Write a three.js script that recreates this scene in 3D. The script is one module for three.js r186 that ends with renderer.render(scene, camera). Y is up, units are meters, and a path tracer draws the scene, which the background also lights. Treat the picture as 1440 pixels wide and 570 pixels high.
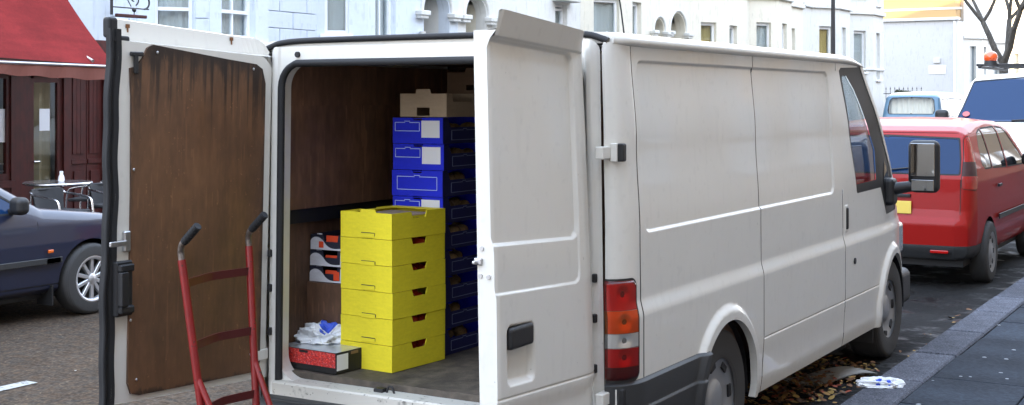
import * as THREE from 'three';
import { mergeGeometries } from 'three/addons/utils/BufferGeometryUtils.js';
import { ConvexGeometry } from 'three/addons/geometries/ConvexGeometry.js';
import { RoundedBoxGeometry } from 'three/addons/geometries/RoundedBoxGeometry.js';

// ---------- camera, sky, sun, exposure ----------
const scene = new THREE.Scene();
const renderer = new THREE.WebGLRenderer({ antialias: true });
renderer.setSize(1024, 405);
renderer.toneMapping = THREE.LinearToneMapping;
renderer.toneMappingExposure = 6.2;
renderer.shadowMap.enabled = true;

// a level camera with a shifted lens, standing on the near pavement behind the van
const camera = new THREE.PerspectiveCamera(2 * Math.atan(430 / 1850) * 180 / Math.PI, 1440 / 860, 0.1, 400);
camera.setViewOffset(1440, 860, 0, 290, 1440, 570);
camera.position.set(3.19, 1.73, 5.84);
camera.rotation.y = 30.3 * Math.PI / 180;
scene.add(camera);

const sunDir = new THREE.Vector3(0.80, 0.20, 0.50).normalize();
{
  const W = 256, H = 128, a = new Float32Array(W * H * 4);
  for (let j = 0; j < H; j++) for (let i = 0; i < W; i++) {
    const el = Math.max(0, (j + 0.5) / H * Math.PI - Math.PI / 2), az = (i + 0.5) / W * 2 * Math.PI - Math.PI;
    const d = new THREE.Vector3(Math.cos(az) * Math.cos(el), Math.sin(el), Math.sin(az) * Math.cos(el));
    const t = Math.pow(1 - Math.sin(el), 2.2), g = Math.pow(Math.max(0, d.dot(sunDir)), 6);
    const k = 4 * (j * W + i);
    a[k] = 0.53 + 0.37 * t + 0.16 * g; a[k + 1] = 0.66 + 0.22 * t + 0.12 * g; a[k + 2] = 0.88 + 0.0 * t + 0.04 * g; a[k + 3] = 1;
  }
  const sky = new THREE.DataTexture(a, W, H, THREE.RGBAFormat, THREE.FloatType);
  sky.mapping = THREE.EquirectangularReflectionMapping; sky.magFilter = THREE.LinearFilter; sky.minFilter = THREE.LinearFilter; sky.needsUpdate = true;
  scene.background = sky; scene.environment = sky;
}
const sun = new THREE.DirectionalLight(0xffd9a0, 3.2);
sun.position.copy(sunDir).multiplyScalar(120).add(new THREE.Vector3(-4, 0, -30)); sun.target.position.set(-4, 0, -30);
sun.castShadow = true; Object.assign(sun.shadow.camera, { left: -90, right: 90, top: 60, bottom: -60, near: 1, far: 300 }); sun.shadow.mapSize.set(4096, 4096);
scene.add(sun, sun.target);

// ---------- helpers ----------
let seed = 20251;
function rnd() { seed = (seed + 0x6D2B79F5) | 0; let t = Math.imul(seed ^ (seed >>> 15), 1 | seed); t = (t + Math.imul(t ^ (t >>> 7), 61 | t)) ^ t; return ((t ^ (t >>> 14)) >>> 0) / 4294967296; }
const rr = (a, b) => a + (b - a) * rnd();
const clamp = (x, a = 0, b = 1) => Math.max(a, Math.min(b, x));
const ss = (a, b, x) => { const t = clamp((x - a) / (b - a)); return t * t * (3 - 2 * t); };
const lerp = (a, b, t) => a + (b - a) * t;
const V = (x, y, z) => new THREE.Vector3(x, y, z);
function table(t, x) { if (x <= t[0][0]) return t[0][1]; for (let i = 1; i < t.length; i++) if (x <= t[i][0]) return lerp(t[i - 1][1], t[i][1], ss(0, 1, (x - t[i - 1][0]) / (t[i][0] - t[i - 1][0]))); return t[t.length - 1][1]; }
function range(a, b, step) { const n = Math.max(1, Math.round((b - a) / step)); return Array.from({ length: n + 1 }, (_, i) => a + (b - a) * i / n); }
function gridWith(a, b, step, extra) { const s = range(a, b, step).concat(extra.filter((e) => e > a && e < b)).sort((p, q) => p - q); return s.filter((v, i) => !i || v - s[i - 1] > 4e-4); }
const seamLines = (z) => [z - 0.012, z - 0.006, z - 0.003, z - 0.001, z + 0.001, z + 0.003, z + 0.006, z + 0.012];

// tiling value noise
const lat = new Float32Array(65536); for (let i = 0; i < 65536; i++) lat[i] = rnd();
function vn(x, y, per) { const xi = Math.floor(x), yi = Math.floor(y), fx = x - xi, fy = y - yi, u = fx * fx * (3 - 2 * fx), v = fy * fy * (3 - 2 * fy); const m = (n) => ((n % per) + per) % per, L = (i, j) => lat[(m(i) * 251 + m(j) * 7919 + per * 131) & 65535]; return lerp(lerp(L(xi, yi), L(xi + 1, yi), u), lerp(L(xi, yi + 1), L(xi + 1, yi + 1), u), v); }
function fbm(u, v, per, oct = 4) { let s = 0, a = 0.5, n = 0; for (let o = 0; o < oct; o++) { s += a * vn(u * per, v * per, per); n += a; a *= 0.55; per *= 2; } return s / n; }
function noise3(p, f) { const x = p.x * f, y = p.y * f, z = p.z * f; return (vn(x + 13.7, y + 4.1, 64) + vn(y + 31.3, z + 9.2, 64) + vn(z + 5.5, x + 17.9, 64)) / 3; }
function tex(n, size, fn, srgb = true) {   // fn(u, v) -> [r, g, b] in 0..1 ; size = metres per repeat
  const d = new Uint8Array(n * n * 4);
  for (let j = 0; j < n; j++) for (let i = 0; i < n; i++) { const c = fn((i + 0.5) / n, (j + 0.5) / n), k = 4 * (j * n + i); d[k] = clamp(c[0]) * 255; d[k + 1] = clamp(c[1]) * 255; d[k + 2] = clamp(c[2]) * 255; d[k + 3] = 255; }
  const t = new THREE.DataTexture(d, n, n); t.wrapS = t.wrapT = THREE.RepeatWrapping; t.magFilter = THREE.LinearFilter; t.minFilter = THREE.LinearMipmapLinearFilter; t.generateMipmaps = true;
  if (srgb) t.colorSpace = THREE.SRGBColorSpace; t.repeat.set(1 / size, 1 / size); t.needsUpdate = true; return t;
}
const std = (color, roughness = 0.6, o = {}) => { const m = new THREE.MeshStandardMaterial({ roughness, ...o }); if (color) m.color.setRGB(...color); return m; };
const phys = (color, roughness = 0.4, o = {}) => { const m = new THREE.MeshPhysicalMaterial({ roughness, ...o }); if (color) m.color.setRGB(...color); return m; };

// geometry
function clean(g) { const q = g.index ? g.toNonIndexed() : g; if (!q.attributes.normal) q.computeVertexNormals(); for (const k of Object.keys(q.attributes)) if (!['position', 'normal', 'uv'].includes(k)) q.deleteAttribute(k); if (!q.attributes.uv || !q.userData.keepUV) boxUV(q); return q; }
function boxUV(g) { const p = g.attributes.position, n = g.attributes.normal, uv = new Float32Array(p.count * 2); for (let i = 0; i < p.count; i += 3) { let ax = 0, ay = 0, az = 0; for (let k = 0; k < 3; k++) { ax += Math.abs(n.getX(i + k)); ay += Math.abs(n.getY(i + k)); az += Math.abs(n.getZ(i + k)); } for (let k = 0; k < 3; k++) { const j = i + k, x = p.getX(j), y = p.getY(j), z = p.getZ(j); const w = ax >= ay && ax >= az ? [z, y] : ay >= az ? [x, z] : [x, y]; uv[2 * j] = w[0]; uv[2 * j + 1] = w[1]; } } g.setAttribute('uv', new THREE.BufferAttribute(uv, 2)); }
function merged(list) { const l = (Array.isArray(list) ? list : [list]).map(clean); return l.length === 1 ? l[0] : mergeGeometries(l); }
const used = {};
function unique(name) { const n = used[name] = (used[name] ?? -1) + 1; return n ? name + '_' + String(n).padStart(3, '0') : name; }
function thing(name, label, category, group, pos = [0, 0, 0], turn = 0) { const o = new THREE.Group(); o.name = unique(name); o.userData = { label, category }; if (group) o.userData.group = group; o.position.set(...pos); o.rotation.y = turn; scene.add(o); return o; }
function part(parent, name, geo, mat, label) { const m = new THREE.Mesh(merged(geo), mat); m.name = name; if (label) m.userData.label = label; parent.add(m); return m; }
function solo(name, label, category, geo, mat, group) { const m = new THREE.Mesh(merged(geo), mat); m.name = unique(name); m.userData = { label, category }; if (group) m.userData.group = group; scene.add(m); return m; }
function structure(name, geo, mat) { const m = new THREE.Mesh(merged(geo), mat); m.name = unique(name); m.userData = { kind: 'structure' }; scene.add(m); return m; }
const box = (w, h, d, x = 0, y = 0, z = 0, ry = 0) => { const g = new THREE.BoxGeometry(w, h, d); if (ry) g.rotateY(ry); return g.translate(x, y, z); };
const span = (x0, x1, y0, y1, z0, z1) => box(Math.abs(x1 - x0), Math.abs(y1 - y0), Math.abs(z1 - z0), (x0 + x1) / 2, (y0 + y1) / 2, (z0 + z1) / 2);
const rbox = (w, h, d, r, x = 0, y = 0, z = 0, seg = 2) => new RoundedBoxGeometry(w, h, d, seg, r).translate(x, y, z);
const cboxes = {};
function cbox(w, h, d, c, x = 0, y = 0, z = 0) { const k = [w, h, d, c].map((v) => v.toFixed(4)).join(); let g = cboxes[k]; if (!g) { const pts = []; for (const i of [-1, 1]) for (const j of [-1, 1]) for (const l of [-1, 1]) pts.push(V(i * w / 2, j * (h / 2 - c), l * (d / 2 - c)), V(i * (w / 2 - c), j * h / 2, l * (d / 2 - c)), V(i * (w / 2 - c), j * (h / 2 - c), l * d / 2)); g = cboxes[k] = clean(new ConvexGeometry(pts)); } return x || y || z ? g.clone().translate(x, y, z) : g; }
function rod(a, b, r0, r1 = r0, seg = 10) { const d = b.clone().sub(a), g = new THREE.CylinderGeometry(r1, r0, d.length(), seg); g.applyQuaternion(new THREE.Quaternion().setFromUnitVectors(V(0, 1, 0), d.normalize())); return g.translate((a.x + b.x) / 2, (a.y + b.y) / 2, (a.z + b.z) / 2); }
function tube(pts, r, seg = 40, rad = 8, closed = false, tension = 0.3) { return new THREE.TubeGeometry(new THREE.CatmullRomCurve3(pts, closed, 'catmullrom', tension), seg, r, rad, closed); }
const ext = (shape, depth, o = {}) => new THREE.ExtrudeGeometry(shape, { depth, bevelEnabled: false, curveSegments: 12, ...o });
const poly2 = (pts) => new THREE.Shape(pts.map((p) => new THREE.Vector2(p[0], p[1])));
const bar = (a, b, w, h) => { const d = b.clone().sub(a), L = d.length(), g = new THREE.BoxGeometry(w, h, L); const m = new THREE.Matrix4().lookAt(V(0, 0, 0), d.clone().negate(), V(0, 1, 0)); g.applyMatrix4(m); return g.translate((a.x + b.x) / 2, (a.y + b.y) / 2, (a.z + b.z) / 2); };

// signed distances in 2D
const sdBox = (x, y, x0, x1, y0, y1, r = 0) => { const cx = (x0 + x1) / 2, cy = (y0 + y1) / 2, dx = Math.abs(x - cx) - (x1 - x0) / 2 + r, dy = Math.abs(y - cy) - (y1 - y0) / 2 + r; return Math.hypot(Math.max(dx, 0), Math.max(dy, 0)) + Math.min(Math.max(dx, dy), 0) - r; };
function sdPoly(x, y, p) { let d = 1e9, s = 1; for (let i = 0, j = p.length - 1; i < p.length; j = i++) { const ex = p[j][0] - p[i][0], ey = p[j][1] - p[i][1], wx = x - p[i][0], wy = y - p[i][1], t = clamp((wx * ex + wy * ey) / (ex * ex + ey * ey + 1e-12)), bx = wx - ex * t, by = wy - ey * t; d = Math.min(d, bx * bx + by * by); const c1 = y >= p[i][1], c2 = y < p[j][1], c3 = ex * wy > ey * wx; if ((c1 && c2 && c3) || (!c1 && !c2 && !c3)) s = -s; } return s * Math.sqrt(d); }

// a sheet over a (u, h) grid, kept where keep(u, h) > 0, mapped into space; its border is cut along keep = 0
function skin(us, hs, keep, map) {
  const nu = us.length, nh = hs.length, K = new Float64Array(nu * nh), P = new Array(nu * nh), pos = [], nor = [];
  const at = (u, h) => { const e = 0.0015, p = map(u, h), a = map(u + e, h).sub(map(u - e, h)), b = map(u, h + e).sub(map(u, h - e)); return [p, a.cross(b).normalize()]; };
  for (let i = 0; i < nu; i++) for (let j = 0; j < nh; j++) { K[i * nh + j] = keep(us[i], hs[j]); }
  const vert = (i, j) => P[i * nh + j] ??= at(us[i], hs[j]);
  const push = (v) => { pos.push(v[0].x, v[0].y, v[0].z); nor.push(v[1].x, v[1].y, v[1].z); };
  const tri = (c) => {
    const k = c.map(([i, j]) => K[i * nh + j]);
    if (k.every((v) => v <= 0)) return;
    if (k.every((v) => v > 0)) { for (const [i, j] of c) push(vert(i, j)); return; }
    const out = [];
    for (let q = 0; q < 3; q++) { const [i, j] = c[q], [i2, j2] = c[(q + 1) % 3], ka = k[q], kb = k[(q + 1) % 3]; if (ka > 0) out.push(vert(i, j)); if ((ka > 0) !== (kb > 0)) { let lo = 0, hi = 1; for (let n = 0; n < 14; n++) { const m = (lo + hi) / 2; if ((keep(lerp(us[i], us[i2], m), lerp(hs[j], hs[j2], m)) > 0) === (ka > 0)) lo = m; else hi = m; } out.push(at(lerp(us[i], us[i2], lo), lerp(hs[j], hs[j2], lo))); } }
    for (let q = 1; q + 1 < out.length; q++) { push(out[0]); push(out[q]); push(out[q + 1]); }
  };
  for (let i = 0; i + 1 < nu; i++) for (let j = 0; j + 1 < nh; j++) { tri([[i, j], [i + 1, j], [i + 1, j + 1]]); tri([[i, j], [i + 1, j + 1], [i, j + 1]]); }
  const g = new THREE.BufferGeometry(); g.setAttribute('position', new THREE.Float32BufferAttribute(pos, 3)); g.setAttribute('normal', new THREE.Float32BufferAttribute(nor, 3)); return g;
}
// a strip between two rows of points
function strip(A, B, flip = false) { const pos = []; for (let i = 0; i + 1 < A.length; i++) { const q = [A[i], A[i + 1], B[i + 1], A[i], B[i + 1], B[i]]; if (flip) q.reverse(); for (const v of q) pos.push(v.x, v.y, v.z); } const g = new THREE.BufferGeometry(); g.setAttribute('position', new THREE.Float32BufferAttribute(pos, 3)); g.computeVertexNormals(); return g; }
function mirrorX(g) { const q = clean(g.clone()), p = q.attributes.position, n = q.attributes.normal; for (const a of [p, n]) for (let i = 0; i < a.count; i++) a.setX(i, -a.getX(i)); for (const a of Object.values(q.attributes)) { const s = a.itemSize; for (let i = 0; i < a.count; i += 3) for (let k = 0; k < s; k++) { const t = a.array[(i + 1) * s + k]; a.array[(i + 1) * s + k] = a.array[(i + 2) * s + k]; a.array[(i + 2) * s + k] = t; } } return q; }
// cut a mesh along f(x, y, z) = 0 -> [where f > 0, where f <= 0]
function cut(g, f) {
  g = clean(g); const p = g.attributes.position.array, n = g.attributes.normal.array, R = [[[], []], [[], []]];
  const vtx = (i) => [p[3 * i], p[3 * i + 1], p[3 * i + 2], n[3 * i], n[3 * i + 1], n[3 * i + 2]];
  const add = (s, poly) => { for (let q = 1; q + 1 < poly.length; q++) for (const v of [poly[0], poly[q], poly[q + 1]]) { R[s][0].push(v[0], v[1], v[2]); R[s][1].push(v[3], v[4], v[5]); } };
  for (let i = 0; i < p.length / 3; i += 3) { const v = [vtx(i), vtx(i + 1), vtx(i + 2)], k = v.map((a) => f(a[0], a[1], a[2]));
    if (k.every((a) => a > 0)) add(0, v); else if (k.every((a) => a <= 0)) add(1, v); else { const A = [], B = []; for (let q = 0; q < 3; q++) { const a = v[q], b = v[(q + 1) % 3], ka = k[q], kb = k[(q + 1) % 3]; (ka > 0 ? A : B).push(a); if ((ka > 0) !== (kb > 0)) { const t = ka / (ka - kb), m = a.map((c, w) => lerp(c, b[w], t)); A.push(m); B.push(m); } } add(0, A); add(1, B); } }
  return R.map(([a, b]) => { const q = new THREE.BufferGeometry(); q.setAttribute('position', new THREE.Float32BufferAttribute(a, 3)); q.setAttribute('normal', new THREE.Float32BufferAttribute(b, 3)); return q; });
}
function offset(g, d) { const p = g.attributes.position, n = g.attributes.normal; for (let i = 0; i < p.count; i++) p.setXYZ(i, p.getX(i) + d * n.getX(i), p.getY(i) + d * n.getY(i), p.getZ(i) + d * n.getZ(i)); return g; }
// smooth closed surface of a distance field
function blob(f, lo, hi, h) {
  const N = [0, 1, 2].map((k) => Math.ceil((hi[k] - lo[k]) / h) + 1), [nx, ny, nz] = N, F = new Float32Array(nx * ny * nz), id = (i, j, k) => (i * ny + j) * nz + k;
  for (let i = 0; i < nx; i++) for (let j = 0; j < ny; j++) for (let k = 0; k < nz; k++) F[id(i, j, k)] = f(lo[0] + i * h, lo[1] + j * h, lo[2] + k * h);
  const vid = new Int32Array(nx * ny * nz).fill(-1), vs = [], idx = [];
  for (let i = 0; i + 1 < nx; i++) for (let j = 0; j + 1 < ny; j++) for (let k = 0; k + 1 < nz; k++) {
    let c = 0, x = 0, y = 0, z = 0; const cs = []; for (let q = 0; q < 8; q++) cs.push(F[id(i + (q & 1), j + ((q >> 1) & 1), k + (q >> 2))]);
    for (const [a, b] of [[0, 1], [2, 3], [4, 5], [6, 7], [0, 2], [1, 3], [4, 6], [5, 7], [0, 4], [1, 5], [2, 6], [3, 7]]) if ((cs[a] < 0) !== (cs[b] < 0)) { const t = cs[a] / (cs[a] - cs[b]); x += lerp(a & 1, b & 1, t); y += lerp((a >> 1) & 1, (b >> 1) & 1, t); z += lerp(a >> 2, b >> 2, t); c++; }
    if (c) { vid[id(i, j, k)] = vs.length; vs.push([lo[0] + (i + x / c) * h, lo[1] + (j + y / c) * h, lo[2] + (k + z / c) * h]); }
  }
  const e = 0.004, grad = (p) => [f(p[0] + e, p[1], p[2]) - f(p[0] - e, p[1], p[2]), f(p[0], p[1] + e, p[2]) - f(p[0], p[1] - e, p[2]), f(p[0], p[1], p[2] + e) - f(p[0], p[1], p[2] - e)].map((v) => v / (2 * e));
  const ns = vs.map((p) => { for (let q = 0; q < 2; q++) { const g = grad(p), l = g[0] ** 2 + g[1] ** 2 + g[2] ** 2 + 1e-9, v = f(...p) / l; for (let w = 0; w < 3; w++) p[w] -= clamp(v * g[w], -h, h); } const g = grad(p), l = Math.hypot(...g) + 1e-9; return g.map((v) => v / l); });
  const quad = (a, b, c, d, flip) => { if (Math.min(a, b, c, d) < 0) return; idx.push(...(flip ? [a, c, b, a, d, c] : [a, b, c, a, c, d])); };
  for (let i = 1; i + 1 < nx; i++) for (let j = 1; j + 1 < ny; j++) for (let k = 1; k + 1 < nz; k++) { const s = F[id(i, j, k)] < 0;
    if (s !== F[id(i + 1, j, k)] < 0) quad(vid[id(i, j - 1, k - 1)], vid[id(i, j, k - 1)], vid[id(i, j, k)], vid[id(i, j - 1, k)], !s);
    if (s !== F[id(i, j + 1, k)] < 0) quad(vid[id(i - 1, j, k - 1)], vid[id(i - 1, j, k)], vid[id(i, j, k)], vid[id(i, j, k - 1)], !s);
    if (s !== F[id(i, j, k + 1)] < 0) quad(vid[id(i - 1, j - 1, k)], vid[id(i, j - 1, k)], vid[id(i, j, k)], vid[id(i - 1, j, k)], !s); }
  const g = new THREE.BufferGeometry(); g.setAttribute('position', new THREE.Float32BufferAttribute(vs.flat(), 3)); g.setAttribute('normal', new THREE.Float32BufferAttribute(ns.flat(), 3)); g.setIndex(idx); return clean(g);
}
const smax = (a, b, k) => { const h = Math.max(k - Math.abs(a - b), 0) / k; return Math.max(a, b) + h * h * k / 4; };

// ---------- materials ----------
const M = {};
{
  const asphaltC = tex(512, 2.4, (u, v) => { const b = fbm(u, v, 6, 5), s = fbm(u + .3, v + .7, 128, 2), g = vn(u * 256, v * 256, 256); let k = 0.222 + 0.08 * (b - 0.5) + 0.13 * (s - 0.5) + 0.09 * (g - 0.5); if (g > 0.93) k += 0.12; const w = fbm(u + .11, v + .47, 64, 2) - .5; return [k * 1.20 + w * .04, k * 1.03, k * 0.87 - w * .03]; });
  const asphaltB = tex(512, 2.4, (u, v) => { const s = 0.6 * vn(u * 160, v * 160, 160) + 0.4 * vn(u * 256, v * 256, 256); return [s, s, s]; }, false);
  M.asphalt = phys(null, 0.95, { specularIntensity: .2, map: asphaltC, bumpMap: asphaltB, bumpScale: 0.006 });
  const wetShadeC = tex(512, 2.0, (u, v) => { const b = fbm(u, v, 5, 5), s = fbm(u + .4, v + .1, 96, 3); const k = 0.085 + 0.09 * (b - 0.5) + 0.09 * (s - 0.5); return [k, k * .99, k * 0.98]; });  // damp tone plus the shadow under the red car, put into the colour
  const wetR = tex(512, 2.0, (u, v) => { const b = fbm(u + .2, v + .6, 9, 5); const k = 0.38 + 0.55 * ss(0.34, 0.56, b); return [k, k, k]; }, false);
  M.gutter = phys(null, 1, { specularIntensity: .35, map: wetShadeC, roughnessMap: wetR, bumpMap: asphaltB, bumpScale: 0.004 });
  const slabC = tex(512, 1.6, (u, v) => { const b = fbm(u, v, 5, 5), s = fbm(u, v, 90, 3); let k = 0.205 + 0.09 * (b - 0.5) + 0.09 * (s - 0.5); return [k * .90, k, k * 1.14]; });  // bluish cast of the reflected sky put into the slab colour
  const fineB = tex(256, 0.35, (u, v) => { const s = fbm(u, v, 40, 3); return [s, s, s]; }, false);
  M.slabs = [0.84, 1, 1.14, 0.93].map((k) => { const m = phys(null, 0.9, { specularIntensity: .22, map: slabC, bumpMap: fineB, bumpScale: 0.002 }); m.color.setRGB(k, k, k); return m; });
  const graniteC = tex(512, 0.8, (u, v) => { const b = fbm(u, v, 4, 5), s = vn(u * 170, v * 170, 170), q = vn(u * 110 + 3, v * 110, 110); let k = 0.31 + 0.12 * (b - 0.5) + 0.15 * (s - 0.5) + .1 * (q - .5); return [k * .97, k * .99, k * 1.08]; });
  M.granites = [0.9, 1.05, 1.2].map((k) => { const m = phys(null, 0.9, { specularIntensity: .25, map: graniteC, bumpMap: fineB, bumpScale: 0.003 }); m.color.setRGB(k, k, k); return m; });
  M.mortar = std([0.07, 0.068, 0.062], 0.95);
  // paint
  const dirtC = tex(512, 1.7, (u, v) => { const b = fbm(u, v, 4, 5), s = fbm(u * 1, v, 48, 3), st = fbm(u, v * .25, 64, 2); let k = 0.92 + 0.022 * (b - .5) - 0.02 * ss(.66, .85, s) - .012 * ss(.65, .85, st); const sp = vn(u * 150, v * 150, 150) > .9955 ? .22 : 0; k -= sp; return [k, k * .995, k * .975]; });
  const dirtR = tex(512, 1.7, (u, v) => { const b = fbm(u + .5, v + .2, 6, 5); const k = 0.33 + 0.3 * b; return [k, k, k]; }, false);
  M.whitePaint = phys([0.80, 0.785, 0.75], 1, { map: dirtC, roughnessMap: dirtR, clearcoat: 0.6, clearcoatRoughness: 0.07, specularIntensity: .5 });
  M.whiteInner = phys([0.72, 0.73, 0.74], 0.5, { map: dirtC, clearcoat: 0.2, clearcoatRoughness: 0.3 });
  const scuffC = tex(512, 0.9, (u, v) => { const b = fbm(u, v * .6, 7, 5), s = fbm(u, v, 60, 3); let k = 0.90 - 0.30 * ss(.60, .72, b) * ss(.45, .65, s) - .3 * ss(.74, .8, s); return [k, k * .98, k * .93]; });
  M.scuffedPaint = phys([0.66, 0.66, 0.65], 0.5, { map: scuffC });
  M.black = std([0.012, 0.012, 0.013], 0.55);
  M.rubber = std([0.011, 0.011, 0.012], 0.75);
  const plasB = tex(128, 0.06, (u, v) => { const s = fbm(u, v, 24, 2); return [s, s, s]; }, false);
  M.greyPlastic = std([0.026, 0.027, 0.028], 0.55, { bumpMap: plasB, bumpScale: 0.0008 });
  M.seam = std([0.03, 0.03, 0.03], 0.8);
  M.chrome = std([0.75, 0.75, 0.76], 0.22, { metalness: 1 });
  M.steel = std([0.5, 0.5, 0.51], 0.4, { metalness: 1 });
  M.hub = phys([0.36, 0.37, 0.38], 0.42, { metalness: 0.55 });
  M.alloy = phys([0.62, 0.63, 0.65], 0.3, { metalness: 0.7, clearcoat: .4 });
  const tyreB = tex(128, 0.05, (u, v) => { const s = 0.5 + 0.5 * Math.sin(u * 6.283 * 4); return [s, s, s]; }, false);
  M.tyre = std([0.042, 0.041, 0.040], 0.85, { bumpMap: tyreB, bumpScale: 0.0008 });
  M.glassDark = phys([0.012, 0.015, 0.018], 0.03, { ior: 1.5 });
  M.glassBlue = phys([0.006, 0.028, 0.085], 0.04, { ior: 1.3 });
  M.glass = phys([0.92, 0.95, 0.95], 0.02, { transmission: 1, thickness: 0, ior: 1.5 });
  M.tintGlass = phys([0.28, 0.33, 0.36], 0.02, { transmission: 1, thickness: 0, ior: 1.5 });
  M.mirror = std([0.38, 0.39, 0.40], 0.05, { metalness: 1 });
  M.redPaint = phys([0.27, 0.005, 0.003], 0.55, { ior: 1.25, clearcoat: .35, clearcoatRoughness: 0.05 });
  M.bluePaint = phys([0.008, 0.013, 0.036], 0.4, { clearcoat: .8, clearcoatRoughness: 0.05 });
  M.camperPaint = phys([0.045, 0.13, 0.21], 0.45, { clearcoat: .6, clearcoatRoughness: 0.1 });
  M.cream = std([0.75, 0.71, 0.60], 0.6);
  M.lensRed = phys([0.42, 0.008, 0.006], 0.12, { clearcoat: 1, clearcoatRoughness: 0.05 });
  const ribB = tex(128, 0.012, (u, v) => { const s = .5 + .5 * Math.sin(u * 6.283) * Math.sin(v * 6.283); return [s, s, s]; }, false);
  const coverOf = (c) => phys(c, 0.08, { transmission: 0.92, thickness: 0, ior: 1.45, bumpMap: ribB, bumpScale: 0.0006 });
  M.coverRed = coverOf([0.80, 0.025, 0.02]); M.coverDarkRed = coverOf([0.45, 0.012, 0.012]); M.coverAmber = coverOf([0.98, 0.24, 0.02]); M.coverClear = coverOf([0.95, 0.95, 0.93]);
  M.reflector = std([0.62, 0.62, 0.62], 0.28, { metalness: .85 });
  M.lensDarkRed = phys([0.30, 0.006, 0.006], 0.2, { clearcoat: .4, clearcoatRoughness: 0.05 });
  M.lensSmoke = phys([0.06, 0.03, 0.03], 0.3, { ior: 1.3 });
  M.lensAmber = phys([0.70, 0.13, 0.012], 0.12, { clearcoat: 1, clearcoatRoughness: 0.05 });
  M.lensClear = phys([0.52, 0.52, 0.50], 0.15, { clearcoat: 1, clearcoatRoughness: 0.05, metalness: .3 });
  M.plate = std([0.75, 0.55, 0.10], 0.5);
  // plywood: brown film faced board, grain upright, scuffed
  const plyF = (dark) => (u, v) => { const g = fbm(u, v * 0.12, 48, 4), b = fbm(u, v, 5, 5), s = fbm(u, v * .3, 110, 2), sc = fbm(u + .33, v * .08 + .2, 90, 2); let k = 0.285 + 0.09 * (g - .5) + 0.16 * (b - .5) + .06 * (s - .5) + (sc > .80 ? .06 : 0); k *= dark; return [k * 1.16, k * 0.84, k * 0.63]; };
  const plyR = tex(256, 1.2, (u, v) => { const b = fbm(u, v, 6, 4); const k = .42 + .35 * b; return [k, k, k]; }, false);
  M.ply = std(null, 1, { map: tex(512, 1.3, plyF(1)), roughnessMap: plyR });
  // the door board: the same film-faced ply with black mould stains running down from its top edge, u and v over the board
  M.doorPly = std(null, 1, { roughnessMap: plyR, map: (() => { const f = (u, v) => { const a = plyF(1.14)(u, v), b = fbm(u, v, 14, 4), k = .5 * a[0] + .5 * .31 * (1 + .5 * (b - .5)); return [k * 1.14, k * .80, k * .54]; }, t = tex(1024, 1, (u, v) => { const c = f(u * 0.62, v), dr = fbm(u, .37, 40, 4), n = fbm(u, v, 20, 4), n2 = fbm(u + .4, v * .5, 60, 3); const run = ss(1 - .10 - .22 * ss(.42, .72, dr), 1.0, v + .06 * (n - .5)); const rim = Math.max(ss(.955, 1.0, u + .05 * (n - .5)), ss(.05, 0, u - .05 * (n - .5)), ss(.02, 0, v - .03 * (n - .5))); const k = 1 - .60 * Math.max(run * ss(.25, .62, n2 + .35 * run), .8 * rim * ss(.3, .6, n2 + .2 * rim)); const s = fbm(u * .5, v, 120, 2) > .83 && n > .5 ? 1.22 : 1; return c.map((q) => q * k * s); }); t.wrapS = t.wrapT = THREE.ClampToEdgeWrapping; return t; })() });
  M.plyDark = std(null, 1, { map: tex(512, 1.7, plyF(1.3)), roughnessMap: plyR });
  M.vanFloor = std(null, 0.72, { map: tex(512, 1.5, (u, v) => { const b = fbm(u, v, 5, 5), s = fbm(u, v, 40, 3), w = fbm(u * 1, v * .2 + .4, 40, 3); let k = 0.30 + 0.22 * (b - .5) + .12 * (s - .5) + .08 * (w - .5); return [k * 1.06, k * .95, k * .82]; }), bumpMap: fineB, bumpScale: 0.002 });
  const cardF = (c, amp = .045) => (u, v) => { const s = fbm(u, v, 60, 3), l = fbm(u * .3, v, 64, 2), b = fbm(u, v, 4, 4); const k = 1 + amp * (s - .5) + amp * (l - .5) + amp * 1.6 * (b - .5); return c.map((q) => q * k); };
  const cardB = tex(128, 0.12, (u, v) => { const s = 0.5 + .25 * Math.sin(u * 6.283 * 16) + .5 * (fbm(u, v, 20, 2) - .5); return [s, s, s]; }, false);
  const card = (c, o = {}) => std(null, 0.72, { map: tex(256, 0.45, cardF(c)), bumpMap: cardB, bumpScale: 0.0006, ...o });
  M.yellowCard = card([0.89, 0.82, 0.15]);
  M.blueCard = card([0.03, 0.12, 0.78]);
  M.blueShadedSide = card([0.085, 0.10, 0.30]);  // blueCard darkened: shade on the box sides put into the colour
  M.blueInkShaded = std([0.16, 0.19, 0.30], 0.7);  // outline ink darkened likewise for the shaded sides
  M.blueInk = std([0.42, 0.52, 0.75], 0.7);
  M.beigeCard = card([0.66, 0.58, 0.48]);
  M.brownCard = card([0.46, 0.36, 0.27]);
  M.whiteCard = card([0.80, 0.80, 0.82]);
  M.paper = std([0.74, 0.74, 0.75], 0.75);
  M.navyCard = card([0.10, 0.11, 0.18]);
  M.orangeCard = card([0.86, 0.28, 0.12]);
  M.blackCard = card([0.09, 0.085, 0.085]);
  M.greyFilm = phys([0.33, 0.35, 0.38], 0.25, { clearcoat: .8, clearcoatRoughness: .12 });
  M.redPrint = std(null, 0.55, { map: tex(256, 0.16, (u, v) => { const a = vn(u * 22, v * 22, 22), b = fbm(u, v, 40, 2); let r = .62 + .3 * (a - .5) + .3 * (b - .5); const lite = b > .66 ? .22 : 0; return [r + .1, .12 + .16 * a * b + lite, .10 + .10 * b + lite]; }) });
  M.tomato = phys([0.45, 0.03, 0.015], 0.35, {});
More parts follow.
